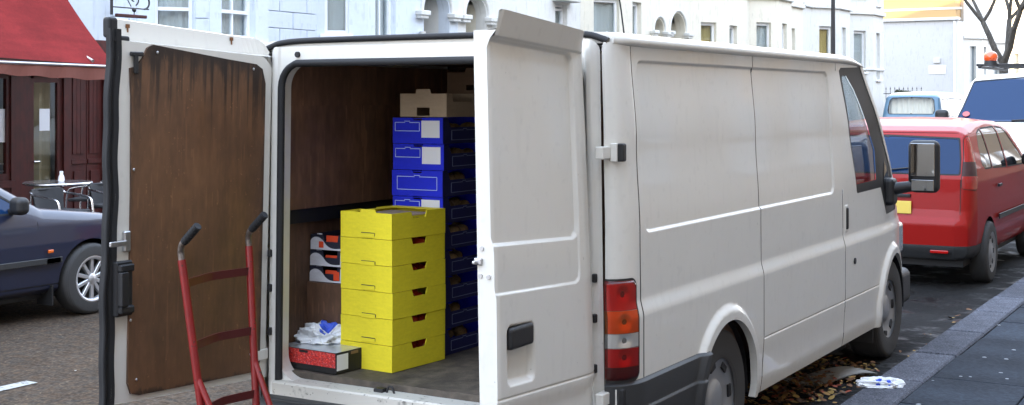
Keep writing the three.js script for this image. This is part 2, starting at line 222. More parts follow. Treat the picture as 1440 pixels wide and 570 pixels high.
  M.potato = std(null, 0.8, { map: tex(128, 0.1, (u, v) => { const b = fbm(u, v, 8, 4); return [.52 + .3 * (b - .5), .42 + .3 * (b - .5), .27 + .25 * (b - .5)]; }) });
  M.redTube = phys(null, 0.45, { map: tex(256, 0.5, (u, v) => { const b = fbm(u, v, 16, 4), c = fbm(u, v, 50, 3); const chip = b > .72 && c > .5; return chip ? [.26, .15, .12] : [.47 + .1 * (b - .5), .055, .055]; }) });
  M.redBarShaded = phys([0.075, 0.008, 0.007], 0.5);  // darker copy of the tube red, shade on the cross bars painted in
  M.tubeSteel = std(null, 0.5, { metalness: .5, map: tex(128, 0.2, (u, v) => { const b = fbm(u, v, 14, 4); return [.42 + .2 * (b - .5), .38 + .2 * (b - .5), .35 + .2 * (b - .5)]; }) });
  M.rust = std([0.16, 0.065, 0.02], 0.9);
  // buildings
  const renderT = tex(512, 3.1, (u, v) => { const b = fbm(u, v, 4, 5), s = fbm(u, v, 70, 2), d = fbm(u, v * .2, 50, 3); const k = .955 + .03 * (b - .5) + .025 * (s - .5) - .05 * ss(.62, .8, d); return [k, k * .997, k * .985]; });
  const wall = (c) => std(c, 0.8, { map: renderT, bumpMap: fineB, bumpScale: .0015 });
  M.stucco = wall([0.63, 0.69, 0.77]); M.stuccoCream = wall([0.74, 0.70, 0.60]); M.stuccoWhite = wall([0.69, 0.69, 0.67]); M.stuccoGable = wall([0.55, 0.55, 0.55]); M.stuccoGrey = wall([0.62, 0.61, 0.58]);  // stucco carries the bluish tint of sky light in its colour
  M.joinery = std([0.76, 0.77, 0.78], 0.5);
  M.pane = phys([0.20, 0.235, 0.25], 0.04, { clearcoat: 1, clearcoatRoughness: .02 });
  M.net = std([0.44, 0.45, 0.45], 0.9);
  M.netWarm = std([0.42, 0.30, 0.10], 0.9);
  M.doorGrey = std([0.10, 0.095, 0.09], 0.4);
  M.slate = std(null, 0.6, { map: tex(256, 1.5, (u, v) => { const b = fbm(u, v, 10, 4); const k = .26 + .12 * (b - .5); return [k, k, k * 1.05]; }) });
  M.stockBrick = std([0.36, 0.26, 0.165], 0.9, { bumpMap: fineB, bumpScale: .003 });
  M.brick = std([0.42, 0.27, 0.12], 0.85, { bumpMap: fineB, bumpScale: .003 });
  M.maroon = std(null, 0.5, { map: tex(256, 0.8, (u, v) => { const g = fbm(u, v * .1, 40, 3), b = fbm(u, v, 6, 4); const k = .205 + .08 * (g - .5) + .09 * (b - .5); return [k * 1.2, k * .34, k * .26]; }) });
  const awnF = (u, v) => { const w = vn(u * 200, v * 200, 200), b = fbm(u, v, 5, 5), st = fbm(u, v * .2, 20, 3); const k = 1 + .12 * (w - .5) + .25 * (b - .5) + .15 * (st - .5); return [.425 * k, .14 * k, .14 * k]; };
  M.awning = phys(null, 0.95, { specularIntensity: .2, map: tex(512, 1.2, awnF) });
  M.awningTrim = std([0.15, 0.045, 0.03], 0.8);
  M.wicker = std([0.028, 0.028, 0.03], 0.7, { bumpMap: tex(128, 0.05, (u, v) => { const s = Math.abs(Math.sin(u * 25.13) * Math.sin(v * 25.13)); return [s, s, s]; }, false), bumpScale: .002 });
  M.tan = std([0.36, 0.28, 0.17], 0.9);
  M.iron = std([0.018, 0.018, 0.02], 0.5);
  M.bark = std(null, 0.9, { map: tex(256, 0.6, (u, v) => { const b = fbm(u, v * .3, 14, 4); const k = .24 + .2 * (b - .5); return [k * 1.08, k, k * .88]; }), bumpMap: fineB, bumpScale: .01 });
  M.plastic = phys([0.82, 0.84, 0.86], 0.35, { transmission: .12, thickness: 0 });
  M.plasticBlue = phys([0.04, 0.10, 0.60], 0.35);
  M.sackcloth = std([0.30, 0.28, 0.26], .9);
  M.lineWhite = std(null, 0.7, { map: tex(256, 0.5, (u, v) => { const s = fbm(u, v, 24, 4); const k = .60 - .25 * ss(.62, .76, s); return [k, k, k * .97]; }) });
  M.amberBeacon = phys([0.80, 0.10, 0.015], 0.15, { clearcoat: 1 });
}

// ---------- white panel van ----------
const van = thing('delivery_van', 'white panel van with both rear doors open, loaded with boxes', 'van');
const wheelZ = [0.06, -3.03], archR = 0.375, hubY = 0.33;
{
  const inset = [[0.2, 0.03], [0.36, 0.010], [0.56, 0.0], [0.85, 0.0], [0.93, 0.015], [1.19, 0.017], [1.55, 0.034], [1.96, 0.062]];
  const lean = (h) => 0 * h;
  function plan(u) {
    if (u <= 1.0) return [0.97 - 0.20 * Math.pow(clamp((-2.7 - u) / 1.2), 2), u];
    const f = (u - 1.0) / 0.213 * Math.PI / 2; if (f <= Math.PI / 2) return [0.884 + 0.086 * Math.cos(f), 1.0 + 0.15 * Math.sin(f)];
    return [0.884 - (u - 1.213), 1.15];
  }
  const groove = (d, w = 0.0028, k = 0.006) => k * Math.exp(-(d / w) * (d / w));
  function relief(u, h) {
    let e = -0.011 * (1 - ss(-0.007, 0.009, sdBox(u, h, -1.70, 0.93, 1.19, 1.885, 0.045)));
    for (const c of wheelZ) { const r = Math.hypot(u - c, h - hubY); e += 0.024 * (1 - ss(0.412, 0.452, r)); }
    if (u > -2.62 && u < -0.46) e -= groove(h - 0.54, 0.004, 0.005);
    e -= groove(u + 0.45) + groove(u - 0.985) + (h < 1.19 || u > -1.8 ? groove(u + 1.87, 0.003, 0.007) : 0);
    e += 0.0006 * Math.sin(u * 3.1 + 1.3 * Math.sin(h * 2.7)) * Math.sin(h * 4.3 + u) + 0.00035 * Math.sin(u * 9.7 + h * 3) * Math.sin(h * 7.9);
    return e;
  }
  function side(u, h, out = 0) {
    const p = plan(u), q = plan(u + 1e-3), tx = q[0] - p[0], tz = q[1] - p[1], l = Math.hypot(tx, tz), nx = tz / l, nz = -tx / l, d = relief(u, h) + out;
    return V(p[0] + nx * d - table(inset, h) * lerp(1, 0.35, ss(0.95, 1.2, u)), h, p[1] + nz * d);
  }
  const outline = [[1.2135, 0.27], [1.2135, 1.958], [-2.44, 1.958], [-2.86, 1.52], [-3.30, 1.02], [-3.56, 0.93], [-3.78, 0.78], [-3.86, 0.55], [-3.84, 0.28], [-2.6, 0.27]];
  const windowHole = [[-1.96, 1.90], [-2.40, 1.912], [-2.83, 1.47], [-3.25, 1.0], [-2.89, 0.995], [-2.74, 1.18], [-2.19, 1.175]];
  const glassHole = [[-2.00, 1.872], [-2.09, 1.88], [-2.24, 1.79], [-2.33, 1.71], [-2.50, 1.55], [-2.63, 1.41], [-2.63, 1.215], [-2.18, 1.212]];
  const us = gridWith(-3.9, 1.2135, 0.035, [...seamLines(-0.45), ...seamLines(-1.87), ...seamLines(0.985), ...range(0.905, 0.955, 0.004), ...range(-1.725, -1.68, 0.005), ...range(-0.42, 0.54, 0.013), ...range(-3.5, -2.56, 0.018), ...range(1.0, 1.2135, 0.010)]).map((u) => -u).reverse();
  const hs = gridWith(0.27, 1.9581, 0.028, [...range(1.176, 1.204, 0.003), ...range(1.87, 1.9, 0.004), ...range(0.525, 0.555, 0.003), ...range(0.85, 0.94, 0.012), ...range(0.28, 0.80, 0.014)]);
  const arches = (u, h) => Math.min(...wheelZ.map((c) => Math.hypot(u - c, h - hubY) - archR));
  const gaps = (u, h) => Math.min(Math.abs(u + 0.45) - 0.0042, Math.abs(u - 0.985) - 0.0045, h < 1.2 || h > 1.9 ? Math.abs(u + 1.87) - 0.0046 : 1);
  const keepSide = (s, h) => Math.min(gaps(-s, h), -sdPoly(-s, h, outline), arches(-s, h), sdPoly(-s, h, windowHole) - 0.02);
  const right = skin(us, hs, keepSide, (s, h) => side(-s, h));
  const lips = wheelZ.map((c) => { const A = [], B = []; for (let i = 0; i <= 40; i++) { const a = -0.15 + (Math.PI + 0.3) * i / 40, u = c + archR * Math.cos(a), h = hubY + archR * Math.sin(a); A.push(side(u, h)); B.push(side(u, h).add(V(-0.035, 0, 0))); } return strip(A, B); });
  // roof
  const sec = new THREE.CatmullRomCurve3([V(0.895, 1.944, 0), V(0.928, 1.949, 0), V(0.938, 1.960, 0), V(0.934, 1.978, 0), V(0.912, 1.994, 0), V(0.84, 2.002, 0), V(0.5, 2.006, 0), V(0, 2.008, 0), V(-0.5, 2.006, 0), V(-0.84, 2.002, 0), V(-0.912, 1.994, 0), V(-0.934, 1.978, 0), V(-0.938, 1.960, 0), V(-0.928, 1.949, 0), V(-0.895, 1.944, 0)], false, 'catmullrom', 0.5);
  const roofAt = (t, z) => { const p = sec.getPoint(clamp(t)), f = clamp((-1.95 - z) / 0.53), b = clamp((z - 1.02) / 0.11); p.y += (0.03 * ss(0, 1, clamp((1.1 - z) / 0.8)) * (1 - f)) * ss(0.75, 0, Math.abs(p.x)); p.y -= 0.05 * f * f * (0.35 + 0.65 * ss(1.94, 2.0, p.y)); p.x *= 1 - 0.03 * f * f - 0.035 * b * b; p.z = z; return p; };
  const roofG = skin(range(0, 1, 1 / 90), gridWith(-2.48, 1.13, 0.12, range(0.98, 1.13, 0.015)), () => 1, (t, z) => roofAt(t, z));
  const rear = []; for (let i = 0; i <= 60; i++) rear.push(roofAt(i / 60, 1.13));
  const roofEnd = strip(rear, rear.map((p) => V(p.x * 0.97, Math.min(p.y, 1.955), 1.128)));
  // front: screen, bonnet and nose between the two sides
  const nose = new THREE.CatmullRomCurve3([[-2.44, 1.958], [-2.86, 1.52], [-3.30, 1.02], [-3.56, 0.93], [-3.78, 0.78], [-3.86, 0.55], [-3.84, 0.28]].map((p) => V(0, p[1], p[0])), false, 'catmullrom', 0.1);
  const noseAt = (t, s) => { const p = nose.getPoint(clamp(t)), x = plan(p.z)[0] - table(inset, p.y); return V(s * x, p.y + 0.03 * (1 - s * s) * ss(0.8, 1.0, p.y), p.z - 0.16 * (1 - Math.pow(Math.abs(s), 2.4))); };
  const front = skin(range(-1, 1, 0.05), range(0, 1, 0.025), () => 1, (s, t) => noseAt(t, -s));
  const [screen, bonnet] = cut(front, (x, y) => Math.min(y - 1.08, 1.88 - y, 0.84 - Math.abs(x)));
  // rear frame round the opening
  const frameKeep = (x, h) => Math.min(-sdBox(x, h, -0.868, 0.868, 0.36, 1.972, 0.05), sdBox(x, h, -0.80, 0.80, 0.44, 1.895, 0.11));
  const fz = (h) => 1.148 + lean(h);
  const frame = skin(gridWith(-0.87, 0.87, 0.05, [...range(-0.87, -0.78, 0.006), ...range(0.78, 0.87, 0.006), ...range(-0.8, -0.66, 0.015), ...range(0.66, 0.8, 0.015)]), gridWith(0.35, 1.98, 0.06, range(1.76, 1.98, 0.01)), frameKeep, (x, h) => V(x * (1 - 0.016 * (h - 0.5)), h, fz(h) - 0.012 * ss(0.83, 0.86, Math.abs(x)) + 0.010 * (1 - ss(0.02, 0.035, Math.abs(Math.abs(x) - 0.835)))));
  const hole = []; { const r = 0.11, c = [[0.80 - r, 1.895 - r, 0], [-0.80 + r, 1.895 - r, 90], [-0.80 + r, 0.44 + r, 180], [0.80 - r, 0.44 + r, 270]]; for (const [x, y, a] of c) for (let i = 0; i <= 8; i++) { const f = (a + i * 90 / 8) * Math.PI / 180; hole.push([x + r * Math.cos(f), y + r * Math.sin(f)]); } hole.push(hole[0]); }
  const hx = ([x, y], dz = 0, k = 1) => V(x * k * (1 - 0.016 * (y - 0.5)), y, fz(y) + dz);
  const jamb = strip(hole.map((p) => hx(p)), hole.map((p) => hx(p, -0.09, 1.02)), true);

  const body = part(van, 'body', [right, mirrorX(right), ...lips, ...lips.map(mirrorX), bonnet, frame, jamb], M.whitePaint);
  for (const [u, y0, y1] of [[-0.45, 0.28, 1.95], [0.985, 0.28, 1.95], [-1.87, 0.28, 1.17]]) { const hs2 = range(y0, y1, 0.05), g = strip(hs2.map((h) => side(u - 0.009, h, -0.004)), hs2.map((h) => side(u + 0.009, h, -0.004))); part(van, 'panel_gap', g, M.seam); part(van, 'panel_gap', mirrorX(g), M.seam); }
  part(van, 'roof', [roofG, roofEnd], M.whitePaint);
  part(van, 'windscreen', offset(screen, -0.006), M.glass);
  { const up = hole.slice(0, -1).filter((p) => p[1] > 0.5), i0 = up.findIndex((p) => p[0] > 0 && p[1] < 1.8); const path = [[0.8, 0.44], [0.8, 1.0], ...up.filter((p) => p[1] > 1.7), [-0.8, 1.0], [-0.8, 0.44]]; part(van, 'opening_seal', tube(path.map((p) => hx(p, 0.012, 0.985)), 0.017, 160, 8, false, 0.1), M.rubber); }
  { const e = []; for (let i = 0; i <= 24; i++) { const x = -0.885 + 1.77 * i / 24; e.push(V(x, 2.001 - 0.004 * Math.pow(Math.abs(x) / 0.885, 2) - 0.034 * Math.pow(Math.abs(x) / 0.885, 14), 1.137)); } part(van, 'roof_seal', tube(e, 0.0135, 90, 8), M.rubber); }
  for (const s of [-1, 1]) { // black plugs and bumps in the jamb
    for (const [x, y, r] of [[0.70, 1.935, 0.013]]) { const g = new THREE.CylinderGeometry(r, r * 1.1, 0.012, 16).rotateX(Math.PI / 2).translate(s * x * 0.977, y, fz(y) + 0.004); part(van, 'plug', g, M.black); }
    for (const y of [1.02, 0.86, 0.66]) part(van, 'plug', rbox(0.018, 0.035, 0.02, 0.005, s * 0.838, y, fz(y) + 0.016), M.black);
  }
  // sill, bumper, underbody
  part(van, 'sill_plate', [cbox(1.60, 0.07, 0.115, 0.008, 0, 0.407, 1.143)], M.scuffedPaint);
  part(van, 'lock_striker', [cbox(0.05, 0.018, 0.04, 0.004, -0.235, 0.449, 1.13), tube([V(-0.2, 0.44, 1.13), V(-0.19, 0.468, 1.13), V(-0.17, 0.468, 1.13), V(-0.16, 0.44, 1.13)], 0.005, 16, 6)], M.black);
  const bKeep = (s, h) => Math.min(0.608 - h, h - 0.2, Math.hypot(-s - wheelZ[0], h - hubY) - 0.385, -s - wheelZ[0]);
  const corner = skin(gridWith(-1.2135, -0.3, 0.02, range(-0.6, -0.38, 0.01)), gridWith(0.2, 0.608, 0.02, [...range(0.595, 0.608, 0.003), ...range(0.48, 0.52, 0.005)]), bKeep, (s, h) => side(-s, h, 0.018 - 0.018 * ss(0.596, 0.608, h) + 0.010 * (1 - ss(0.488, 0.5, h))));
  part(van, 'rear_bumper', [corner, mirrorX(corner), rbox(1.72, 0.17, 0.22, 0.03, 0, 0.285, 1.17, 3), rbox(1.6, 0.02, 0.12, 0.008, 0, 0.372, 1.2)], M.greyPlastic);
  part(van, 'underbody', [span(-0.88, 0.88, 0.30, 0.36, -2.55, 1.1), span(-0.56, 0.56, 0.26, 0.34, -3.6, 1.0), span(-0.35, 0.35, 0.2, 0.3, -0.5, 0.8)], M.black);
  for (const c of wheelZ) for (const s of [-1, 1]) { const A = [], B = []; for (let i = 0; i <= 24; i++) { const a = -0.1 + (Math.PI + 0.2) * i / 24; A.push(V(s * 0.935, hubY + 0.372 * Math.sin(a), c + 0.372 * Math.cos(a))); B.push(V(s * 0.58, hubY + 0.372 * Math.sin(a), c + 0.372 * Math.cos(a))); } part(van, 'wheel_arch_liner', [strip(A, B), new THREE.CircleGeometry(0.375, 32).rotateY(Math.PI / 2).translate(s * 0.58, hubY, c)], M.black); if (c < -1) part(van, 'mud_flap', cbox(0.26, 0.34, 0.012, 0.003, s * 0.80, 0.33, c + 0.40), M.black); }
  // tail lamps
  const lampKeep = (a, b) => (s, h) => Math.min(-sdBox(-s, h, 1.032, 1.26, 0.613, 1.012, 0.035), h - a, b - h);
  const lampMap = (s, h) => side(-s, h, 0.014 * ss(0, 0.014, -sdBox(-s, h, 1.032, 1.26, 0.613, 1.012, 0.03)) + 0.001);
  for (const sg of [1, -1]) {
    const holder = part(van, 'tail_lamp', (() => { const g = skin(range(-1.2135, -1.025, 0.008), range(0.60, 1.022, 0.01), (s, h) => -sdBox(-s, h, 1.027, 1.26, 0.607, 1.018, 0.038), (s, h) => side(-s, h, 0.0035)); return sg > 0 ? g : mirrorX(g); })(), M.black);
    for (const [n, a, b, m] of [['red_lens', 0.893, 1.02, M.coverRed], ['amber_lens', 0.802, 0.893, M.coverAmber], ['clear_lens', 0.744, 0.802, M.coverClear], ['red_lens', 0.668, 0.744, M.coverRed], ['dark_red_lens', 0.6, 0.668, M.coverDarkRed]]) {
      const g = skin(gridWith(-1.2135, -1.03, 0.008, []), gridWith(a, b, 0.008, []), lampKeep(a + 0.0008, b - 0.0008), lampMap); part(holder, n, sg > 0 ? g : mirrorX(g), m);
      if (b > 0.68) { const bowl = (s, h) => { const r = Math.hypot(-s - 1.115, h - (a + b) / 2); return 0.0105 - 0.0075 * (1 - ss(0.0, 0.040, r)) - 0.003 * (r < 0.012 ? 1 : 0); }; const q = skin(range(-1.2, -1.045, 0.004), range(a + 0.001, b - 0.001, 0.004), (s, h) => Math.min(-sdBox(-s, h, 1.045, 1.25, 0.625, 1.0, 0.03), 1), (s, h) => side(-s, h, bowl(s, h))); part(holder, 'reflector', sg > 0 ? q : mirrorX(q), M.reflector); }
      if (false) { const c = side(1.115, (a + b) / 2, 0.011), n2 = side(1.115, (a + b) / 2, 0.1).sub(c).normalize(), k = new THREE.CylinderGeometry(0.018, 0.020, 0.008, 20); k.applyQuaternion(new THREE.Quaternion().setFromUnitVectors(V(0, 1, 0), n2)); part(holder, 'bulb_ring', k.translate(c.x, c.y, c.z), m); }
    }
  }
  // cab windows, mirrors, handles
  for (const sg of [1, -1]) {
    const sheet = (keep, out) => { const g = skin(range(1.9, 3.32, 0.02), range(0.96, 1.94, 0.02), keep, (s, h) => side(-s, h, out)); return sg > 0 ? g : mirrorX(g); };
    part(van, 'door_window', sheet((s, h) => -sdPoly(-s, h, glassHole), -0.010), M.tintGlass);
    part(van, 'window_surround', sheet((s, h) => Math.min(0.021 - sdPoly(-s, h, windowHole), sdPoly(-s, h, glassHole)), -0.004), M.black);
    part(van, 'quarter_glass', sheet((s, h) => -sdPoly(-s, h, [[-2.86, 1.33], [-3.06, 1.13], [-3.09, 1.06], [-2.9, 1.05], [-2.82, 1.2]]), -0.001), M.glassDark);
    const mir = part(van, 'door_mirror', [rbox(0.20, 0.345, 0.10, 0.045, sg * 1.17, 1.29, -2.99, 4), rod(V(sg * 0.93, 1.13, -2.93), V(sg * 1.1, 1.16, -2.97), 0.045, 0.035), rbox(0.10, 0.18, 0.14, 0.03, sg * 0.945, 1.12, -2.95)], M.black);
    part(mir, 'mirror_glass', rbox(0.155, 0.215, 0.006, 0.003, sg * 1.17, 1.335, -2.937), M.mirror);
    part(mir, 'wide_angle_glass', rbox(0.145, 0.072, 0.006, 0.003, sg * 1.17, 1.168, -2.937), M.mirror);
    const hp = side(-1.935, 1.02, 0);
    const hd = part(van, 'door_handle', rbox(0.022, 0.13, 0.034, 0.009, sg * (hp.x + 0.002), 1.02, -1.94), M.black);
    part(hd, 'handle_surround', rbox(0.008, 0.16, 0.062, 0.004, sg * hp.x, 1.02, -1.94), M.whitePaint);
    const kp = side(-2.06, 0.755); part(van, 'keyhole', new THREE.CylinderGeometry(0.017, 0.019, 0.014, 16).rotateZ(Math.PI / 2).translate(sg * kp.x, 0.755, -2.06), M.black);
    const lz = side(-3.62, 0.74); part(van, 'headlight', rbox(0.06, 0.22, 0.30, 0.03, sg * (lz.x - 0.035), 0.74, -3.62), M.lensClear);
  }
  part(van, 'front_bumper', rbox(1.66, 0.26, 0.3, 0.06, 0, 0.36, -3.93, 3), M.greyPlastic);
  for (const x of [-0.45, 0.45]) { const s = part(van, 'cab_seat', [rbox(0.55, 0.14, 0.5, 0.05, x, 0.95, -2.3), rbox(0.52, 0.66, 0.14, 0.05, x, 1.25, -2.02)], M.sackcloth); part(s, 'headrest', rbox(0.3, 0.2, 0.1, 0.04, x, 1.66, -2.0), M.sackcloth); }
  part(van, 'dashboard', [rbox(1.7, 0.26, 0.5, 0.06, 0, 1.0, -3.05)], M.black);
  part(van, 'steering_wheel', new THREE.TorusGeometry(0.2, 0.016, 8, 32).rotateX(-0.9).translate(0.45, 1.17, -2.68), M.black);
  // hinges
  for (const sg of [1, -1]) for (const y of [1.52, 0.55]) { const z = 1.105 + lean(y); const h = part(van, 'hinge', [cbox(0.035, 0.05, 0.085, 0.004, sg * 0.886, y, z + 0.075), cbox(0.03, 0.075, 0.03, 0.004, sg * 0.915, y, z + 0.035)], M.whitePaint); part(h, 'hinge_cap', rbox(0.034, 0.072, 0.034, 0.008, sg * 0.938, y, z + 0.024), M.black); }

  // wheels
  for (const c of wheelZ) for (const sg of [1, -1]) {
    const pr = [[0.19, -0.10], [0.22, -0.108], [0.30, -0.112], [0.322, -0.10], [0.331, -0.07], [0.333, 0], [0.331, 0.07], [0.322, 0.10], [0.30, 0.112], [0.22, 0.108], [0.19, 0.10]];
    const x0 = sg * (c > -1 ? 0.835 : 0.83);
    const w = part(van, 'wheel', new THREE.LatheGeometry(pr.map((p) => new THREE.Vector2(p[0], p[1])), 48).rotateZ(-sg * Math.PI / 2).translate(x0, hubY, c), M.tyre);
    const dish = [[0.0, 0.088], [0.05, 0.088], [0.085, 0.078], [0.10, 0.062], [0.15, 0.078], [0.185, 0.085], [0.205, 0.098], [0.214, 0.10], [0.218, 0.09]];
    const rim = part(w, 'rim', new THREE.LatheGeometry(dish.map((p) => new THREE.Vector2(p[0], p[1])), 48).rotateZ(-sg * Math.PI / 2).translate(x0, hubY, c), M.hub);
    for (let i = 0; i < 7; i++) { const a = i / 7 * Math.PI * 2 + 0.3; part(w, 'vent_slot', rbox(0.012, 0.035, 0.062, 0.005).rotateX(a).translate(x0 + sg * 0.082, hubY + 0.163 * Math.cos(a), c + 0.163 * Math.sin(a)), M.black); }
  }
  // load space lining
  const L = (n, g, m) => part(van, n, g, m);
  L('load_floor', span(-0.885, 0.885, 0.425, 0.470, -1.70, 1.082), M.vanFloor);
  L('wall_panel', span(-0.905, -0.893, 0.472, 1.135, -1.70, 1.05), M.ply);
  L('wall_panel', span(-0.874, -0.862, 1.205, 1.90, -1.70, 1.0), M.plyDark);
  L('wall_rail', span(-0.905, -0.872, 1.137, 1.203, -1.70, 1.05), M.black);
  L('wall_panel', span(0.862, 0.874, 1.205, 1.90, -1.70, 1.0), M.plyDark);
  L('wall_panel', span(0.893, 0.905, 0.472, 1.135, -1.70, 1.05), M.ply);
  L('wall_rail', span(0.872, 0.905, 1.137, 1.203, -1.70, 1.05), M.black);
  L('ceiling_panel', span(-0.86, 0.86, 1.915, 1.927, -1.70, 1.0), M.plyDark);
  L('bulkhead', span(-0.89, 0.89, 0.472, 1.91, -1.745, -1.712), M.plyDark);
  L('wheel_arch_box', [span(-0.89, -0.66, 0.4715, 0.845, 0.12, 0.83)], M.ply);
  L('wheel_arch_box', [span(0.60, 0.89, 0.4715, 0.80, -0.45, 0.56)], M.ply);
  part(van, 'interior_lamp', rbox(0.12, 0.015, 0.04, 0.005, -0.35, 1.906, 0.55), M.whiteInner);

  // ---- rear doors ----
  const rise = 0.05;
  function door(sg, len, dir) {
    const at = (a, h, n) => sg > 0 ? V(0.880 + n - lerp(0.044, 0.020, clamp(a / len)) * (h - 0.5), h + rise * a, 1.17 + lean(h) + a) : V(-(0.930 + n - 0.03 * (h - 0.5)) - dir * a, h + rise * a, 1.13 + a);
    const tall = sg > 0 ? 2.0 : 2.024, top = (a) => tall - 0.012 * (1 - a / len) - 0.115 * Math.pow(clamp((0.085 - a) / 0.085), 2.4);
    const handleIn = (a, h) => sdBox(a, h, len - 0.258, len - 0.061, 0.695, 0.905, 0.03);
    const nOut = (a, h) => {
      let n = 0.004 * Math.sin(Math.PI * clamp((h - 0.5) / 1.4)) - 0.035 * Math.pow(clamp((0.13 - a) / 0.13), 2) - 0.006 * Math.pow(clamp((a - len + 0.02) / 0.02), 2);
      n -= 0.012 * (1 - ss(-0.006, 0.008, sdBox(a, h, 0.165, len + 0.3, 1.19, 1.895, 0.04)));
      n -= 0.007 * (1 - ss(-0.005, 0.006, sdBox(a, h, 0.165, len + 0.3, 1.02, 1.9, 0.04)));
      n += (0.012 * ss(1.903, 1.912, h) + 0.034 * clamp((h - 1.905) / 0.095)) * ss(0.0, 0.16, a);
      n -= 0.004 * Math.exp(-Math.pow((h - 0.655) / 0.004, 2)) + 0.012 * (1 - ss(0.56, 0.655, h));
      if (sg > 0) n -= 0.028 * (1 - ss(-0.018, 0.004, handleIn(a, h)));
      return n;
    };
    const hsD = gridWith(0.44, tall + 0.001, 0.03, [...range(1.178, 1.2, 0.003), ...range(1.008, 1.03, 0.003), ...range(1.885, 1.935, 0.003), ...range(1.94, tall, 0.006), ...range(0.645, 0.665, 0.002), ...range(0.68, 0.92, 0.008)]);
    const asD = gridWith(0, len, 0.03, [...range(0, 0.14, 0.01), ...range(0.155, 0.18, 0.003), ...range(len - 0.285, len - 0.035, 0.008), ...range(len - 0.02, len, 0.005)]);
    const keep = (a, h) => Math.min(top(a) - h, h - 0.44 + 1e-6, 1);
    const outer = sg > 0 ? skin(asD.map((a) => -a).reverse(), hsD, (s, h) => keep(-s, h), (s, h) => at(-s, h, nOut(-s, h))) : skin(asD, hsD, keep, (a, h) => at(a, h, nOut(a, h)));
    const T = sg > 0 ? -0.074 : -0.052, edge = [];
    for (const h of range(0.44, 1.93, 0.03)) edge.push([len, h]);
    const free = strip(edge.map(([a, h]) => at(a, h, nOut(a, h))), edge.map(([a, h]) => at(a + 0.004, h, T)), sg < 0);
    const as = range(0.02, len, 0.02), ledge = strip(as.map((a) => at(a, 1.925, T)), as.map((a) => at(a, 1.935, nOut(a, 1.945) - 0.004)), sg > 0);
    const tip = strip(as.map((a) => at(a, top(a), nOut(a, top(a)))), as.map((a) => at(a, top(a) - 0.004, nOut(a, top(a)) - 0.012)), sg > 0);
    const flangeIn = strip(as.map((a) => at(a, 1.935, nOut(a, 1.945) - 0.005)), as.map((a) => at(a, top(a) - 0.004, nOut(a, top(a)) - 0.012)), sg > 0);
    const inner = strip(as.map((a) => at(a, 0.44, T)), as.map((a) => at(a, 1.925 - 0.08 * Math.pow(clamp((0.1 - a) / 0.1), 2), T)), sg > 0);
    const bottom = strip(as.map((a) => at(a, 0.44, T)), as.map((a) => at(a, 0.44, nOut(a, 0.44))), sg > 0);
    const hingeE = strip(range(0.44, 1.9, 0.05).map((h) => at(0.0, h, nOut(0, h))), range(0.44, 1.9, 0.05).map((h) => at(0.02, h, T)), sg > 0);
    const d = part(van, 'rear_door', [outer, free, tip, ledge, flangeIn, inner, bottom, hingeE], M.whitePaint, sg > 0 ? 'open rear door seen from outside, with black handle' : 'open rear door lined with brown plywood');
    return { d, at, nOut, top, len, T };
  }
  { // right-hand door, seen from outside
    const { d, at, nOut, len } = door(1, 0.802, 0);
        const hd = [at(len - 0.156, 0.862, -0.006)]; part(d, 'door_handle', rbox(0.042, 0.078, 0.165, 0.014, hd[0].x, hd[0].y, hd[0].z, 3), M.black);
    const lt = at(len + 0.004, 1.13, -0.056); part(d, 'latch', [rbox(0.030, 0.024, 0.02, 0.004, lt.x - 0.012, lt.y, lt.z), rbox(0.012, 0.012, 0.03, 0.004, lt.x - 0.02, lt.y - 0.003, lt.z + 0.01)], M.steel);
    for (const [dh, dn] of [[0.045, -0.055], [-0.05, -0.062], [-0.052, -0.030]]) { const p = at(len + 0.003, 1.13 + dh, dn); part(d, 'bolt', new THREE.CylinderGeometry(0.0075, 0.0085, 0.006, 12).rotateX(Math.PI / 2).translate(p.x, p.y, p.z + 0.002), M.steel); }
  }
  { // left-hand door, seen from inside
    const { d, at, len, T } = door(-1, 0.912, 0.04);
    const board = [[0.862, 1.815], [0.83, 1.825], [0.797, 1.86], [0.773, 1.905], [0.743, 1.921], [0.31, 1.893], [0.13, 1.884], [0.09, 1.865], [0.068, 1.80], [0.064, 0.52], [0.08, 0.475], [0.78, 0.463], [0.822, 0.475], [0.84, 0.52], [0.843, 1.30], [0.852, 1.7]];
    const ply = clean(skin(range(0.055, 0.87, 0.0135), range(0.455, 1.93, 0.0145), (a, h) => -sdPoly(a, h, board), (a, h) => at(a, h, T - 0.009))), rimA = board.concat([board[0]]);
    { const p = ply.attributes.position, uv = ply.attributes.uv; for (let i = 0; i < p.count; i++) { const a = p.getZ(i) - 1.13, h = p.getY(i) - rise * a; uv.setXY(i, 1 - (a - 0.06) / 0.81, (h - 0.46) / 1.465); } ply.userData.keepUV = true; }
    const panel = part(d, 'plywood_panel', ply, M.doorPly); part(panel, 'board_edge', strip(rimA.map(([a, h]) => at(a, h, T)), rimA.map(([a, h]) => at(a, h, T - 0.009))), M.ply);
    for (const [a, h] of [[0.72, 1.89], [0.15, 1.86], [0.833, 1.4], [0.795, 0.53], [0.13, 0.56], [0.833, 0.78]]) { const p = at(a, h, T - 0.011); part(panel, 'screw', new THREE.SphereGeometry(0.0065, 8, 6).scale(0.5, 1, 1).translate(p.x, p.y, p.z), M.steel); }
    const hsE = range(0.44, 1.97, 0.04), wob = (h) => 0.004 * Math.sin(h * 9) + 0.003 * Math.sin(h * 23), row = (a, n) => hsE.map((h) => at(len + a + wob(h), h, n));
    const rowC = row(0.040, -0.034);
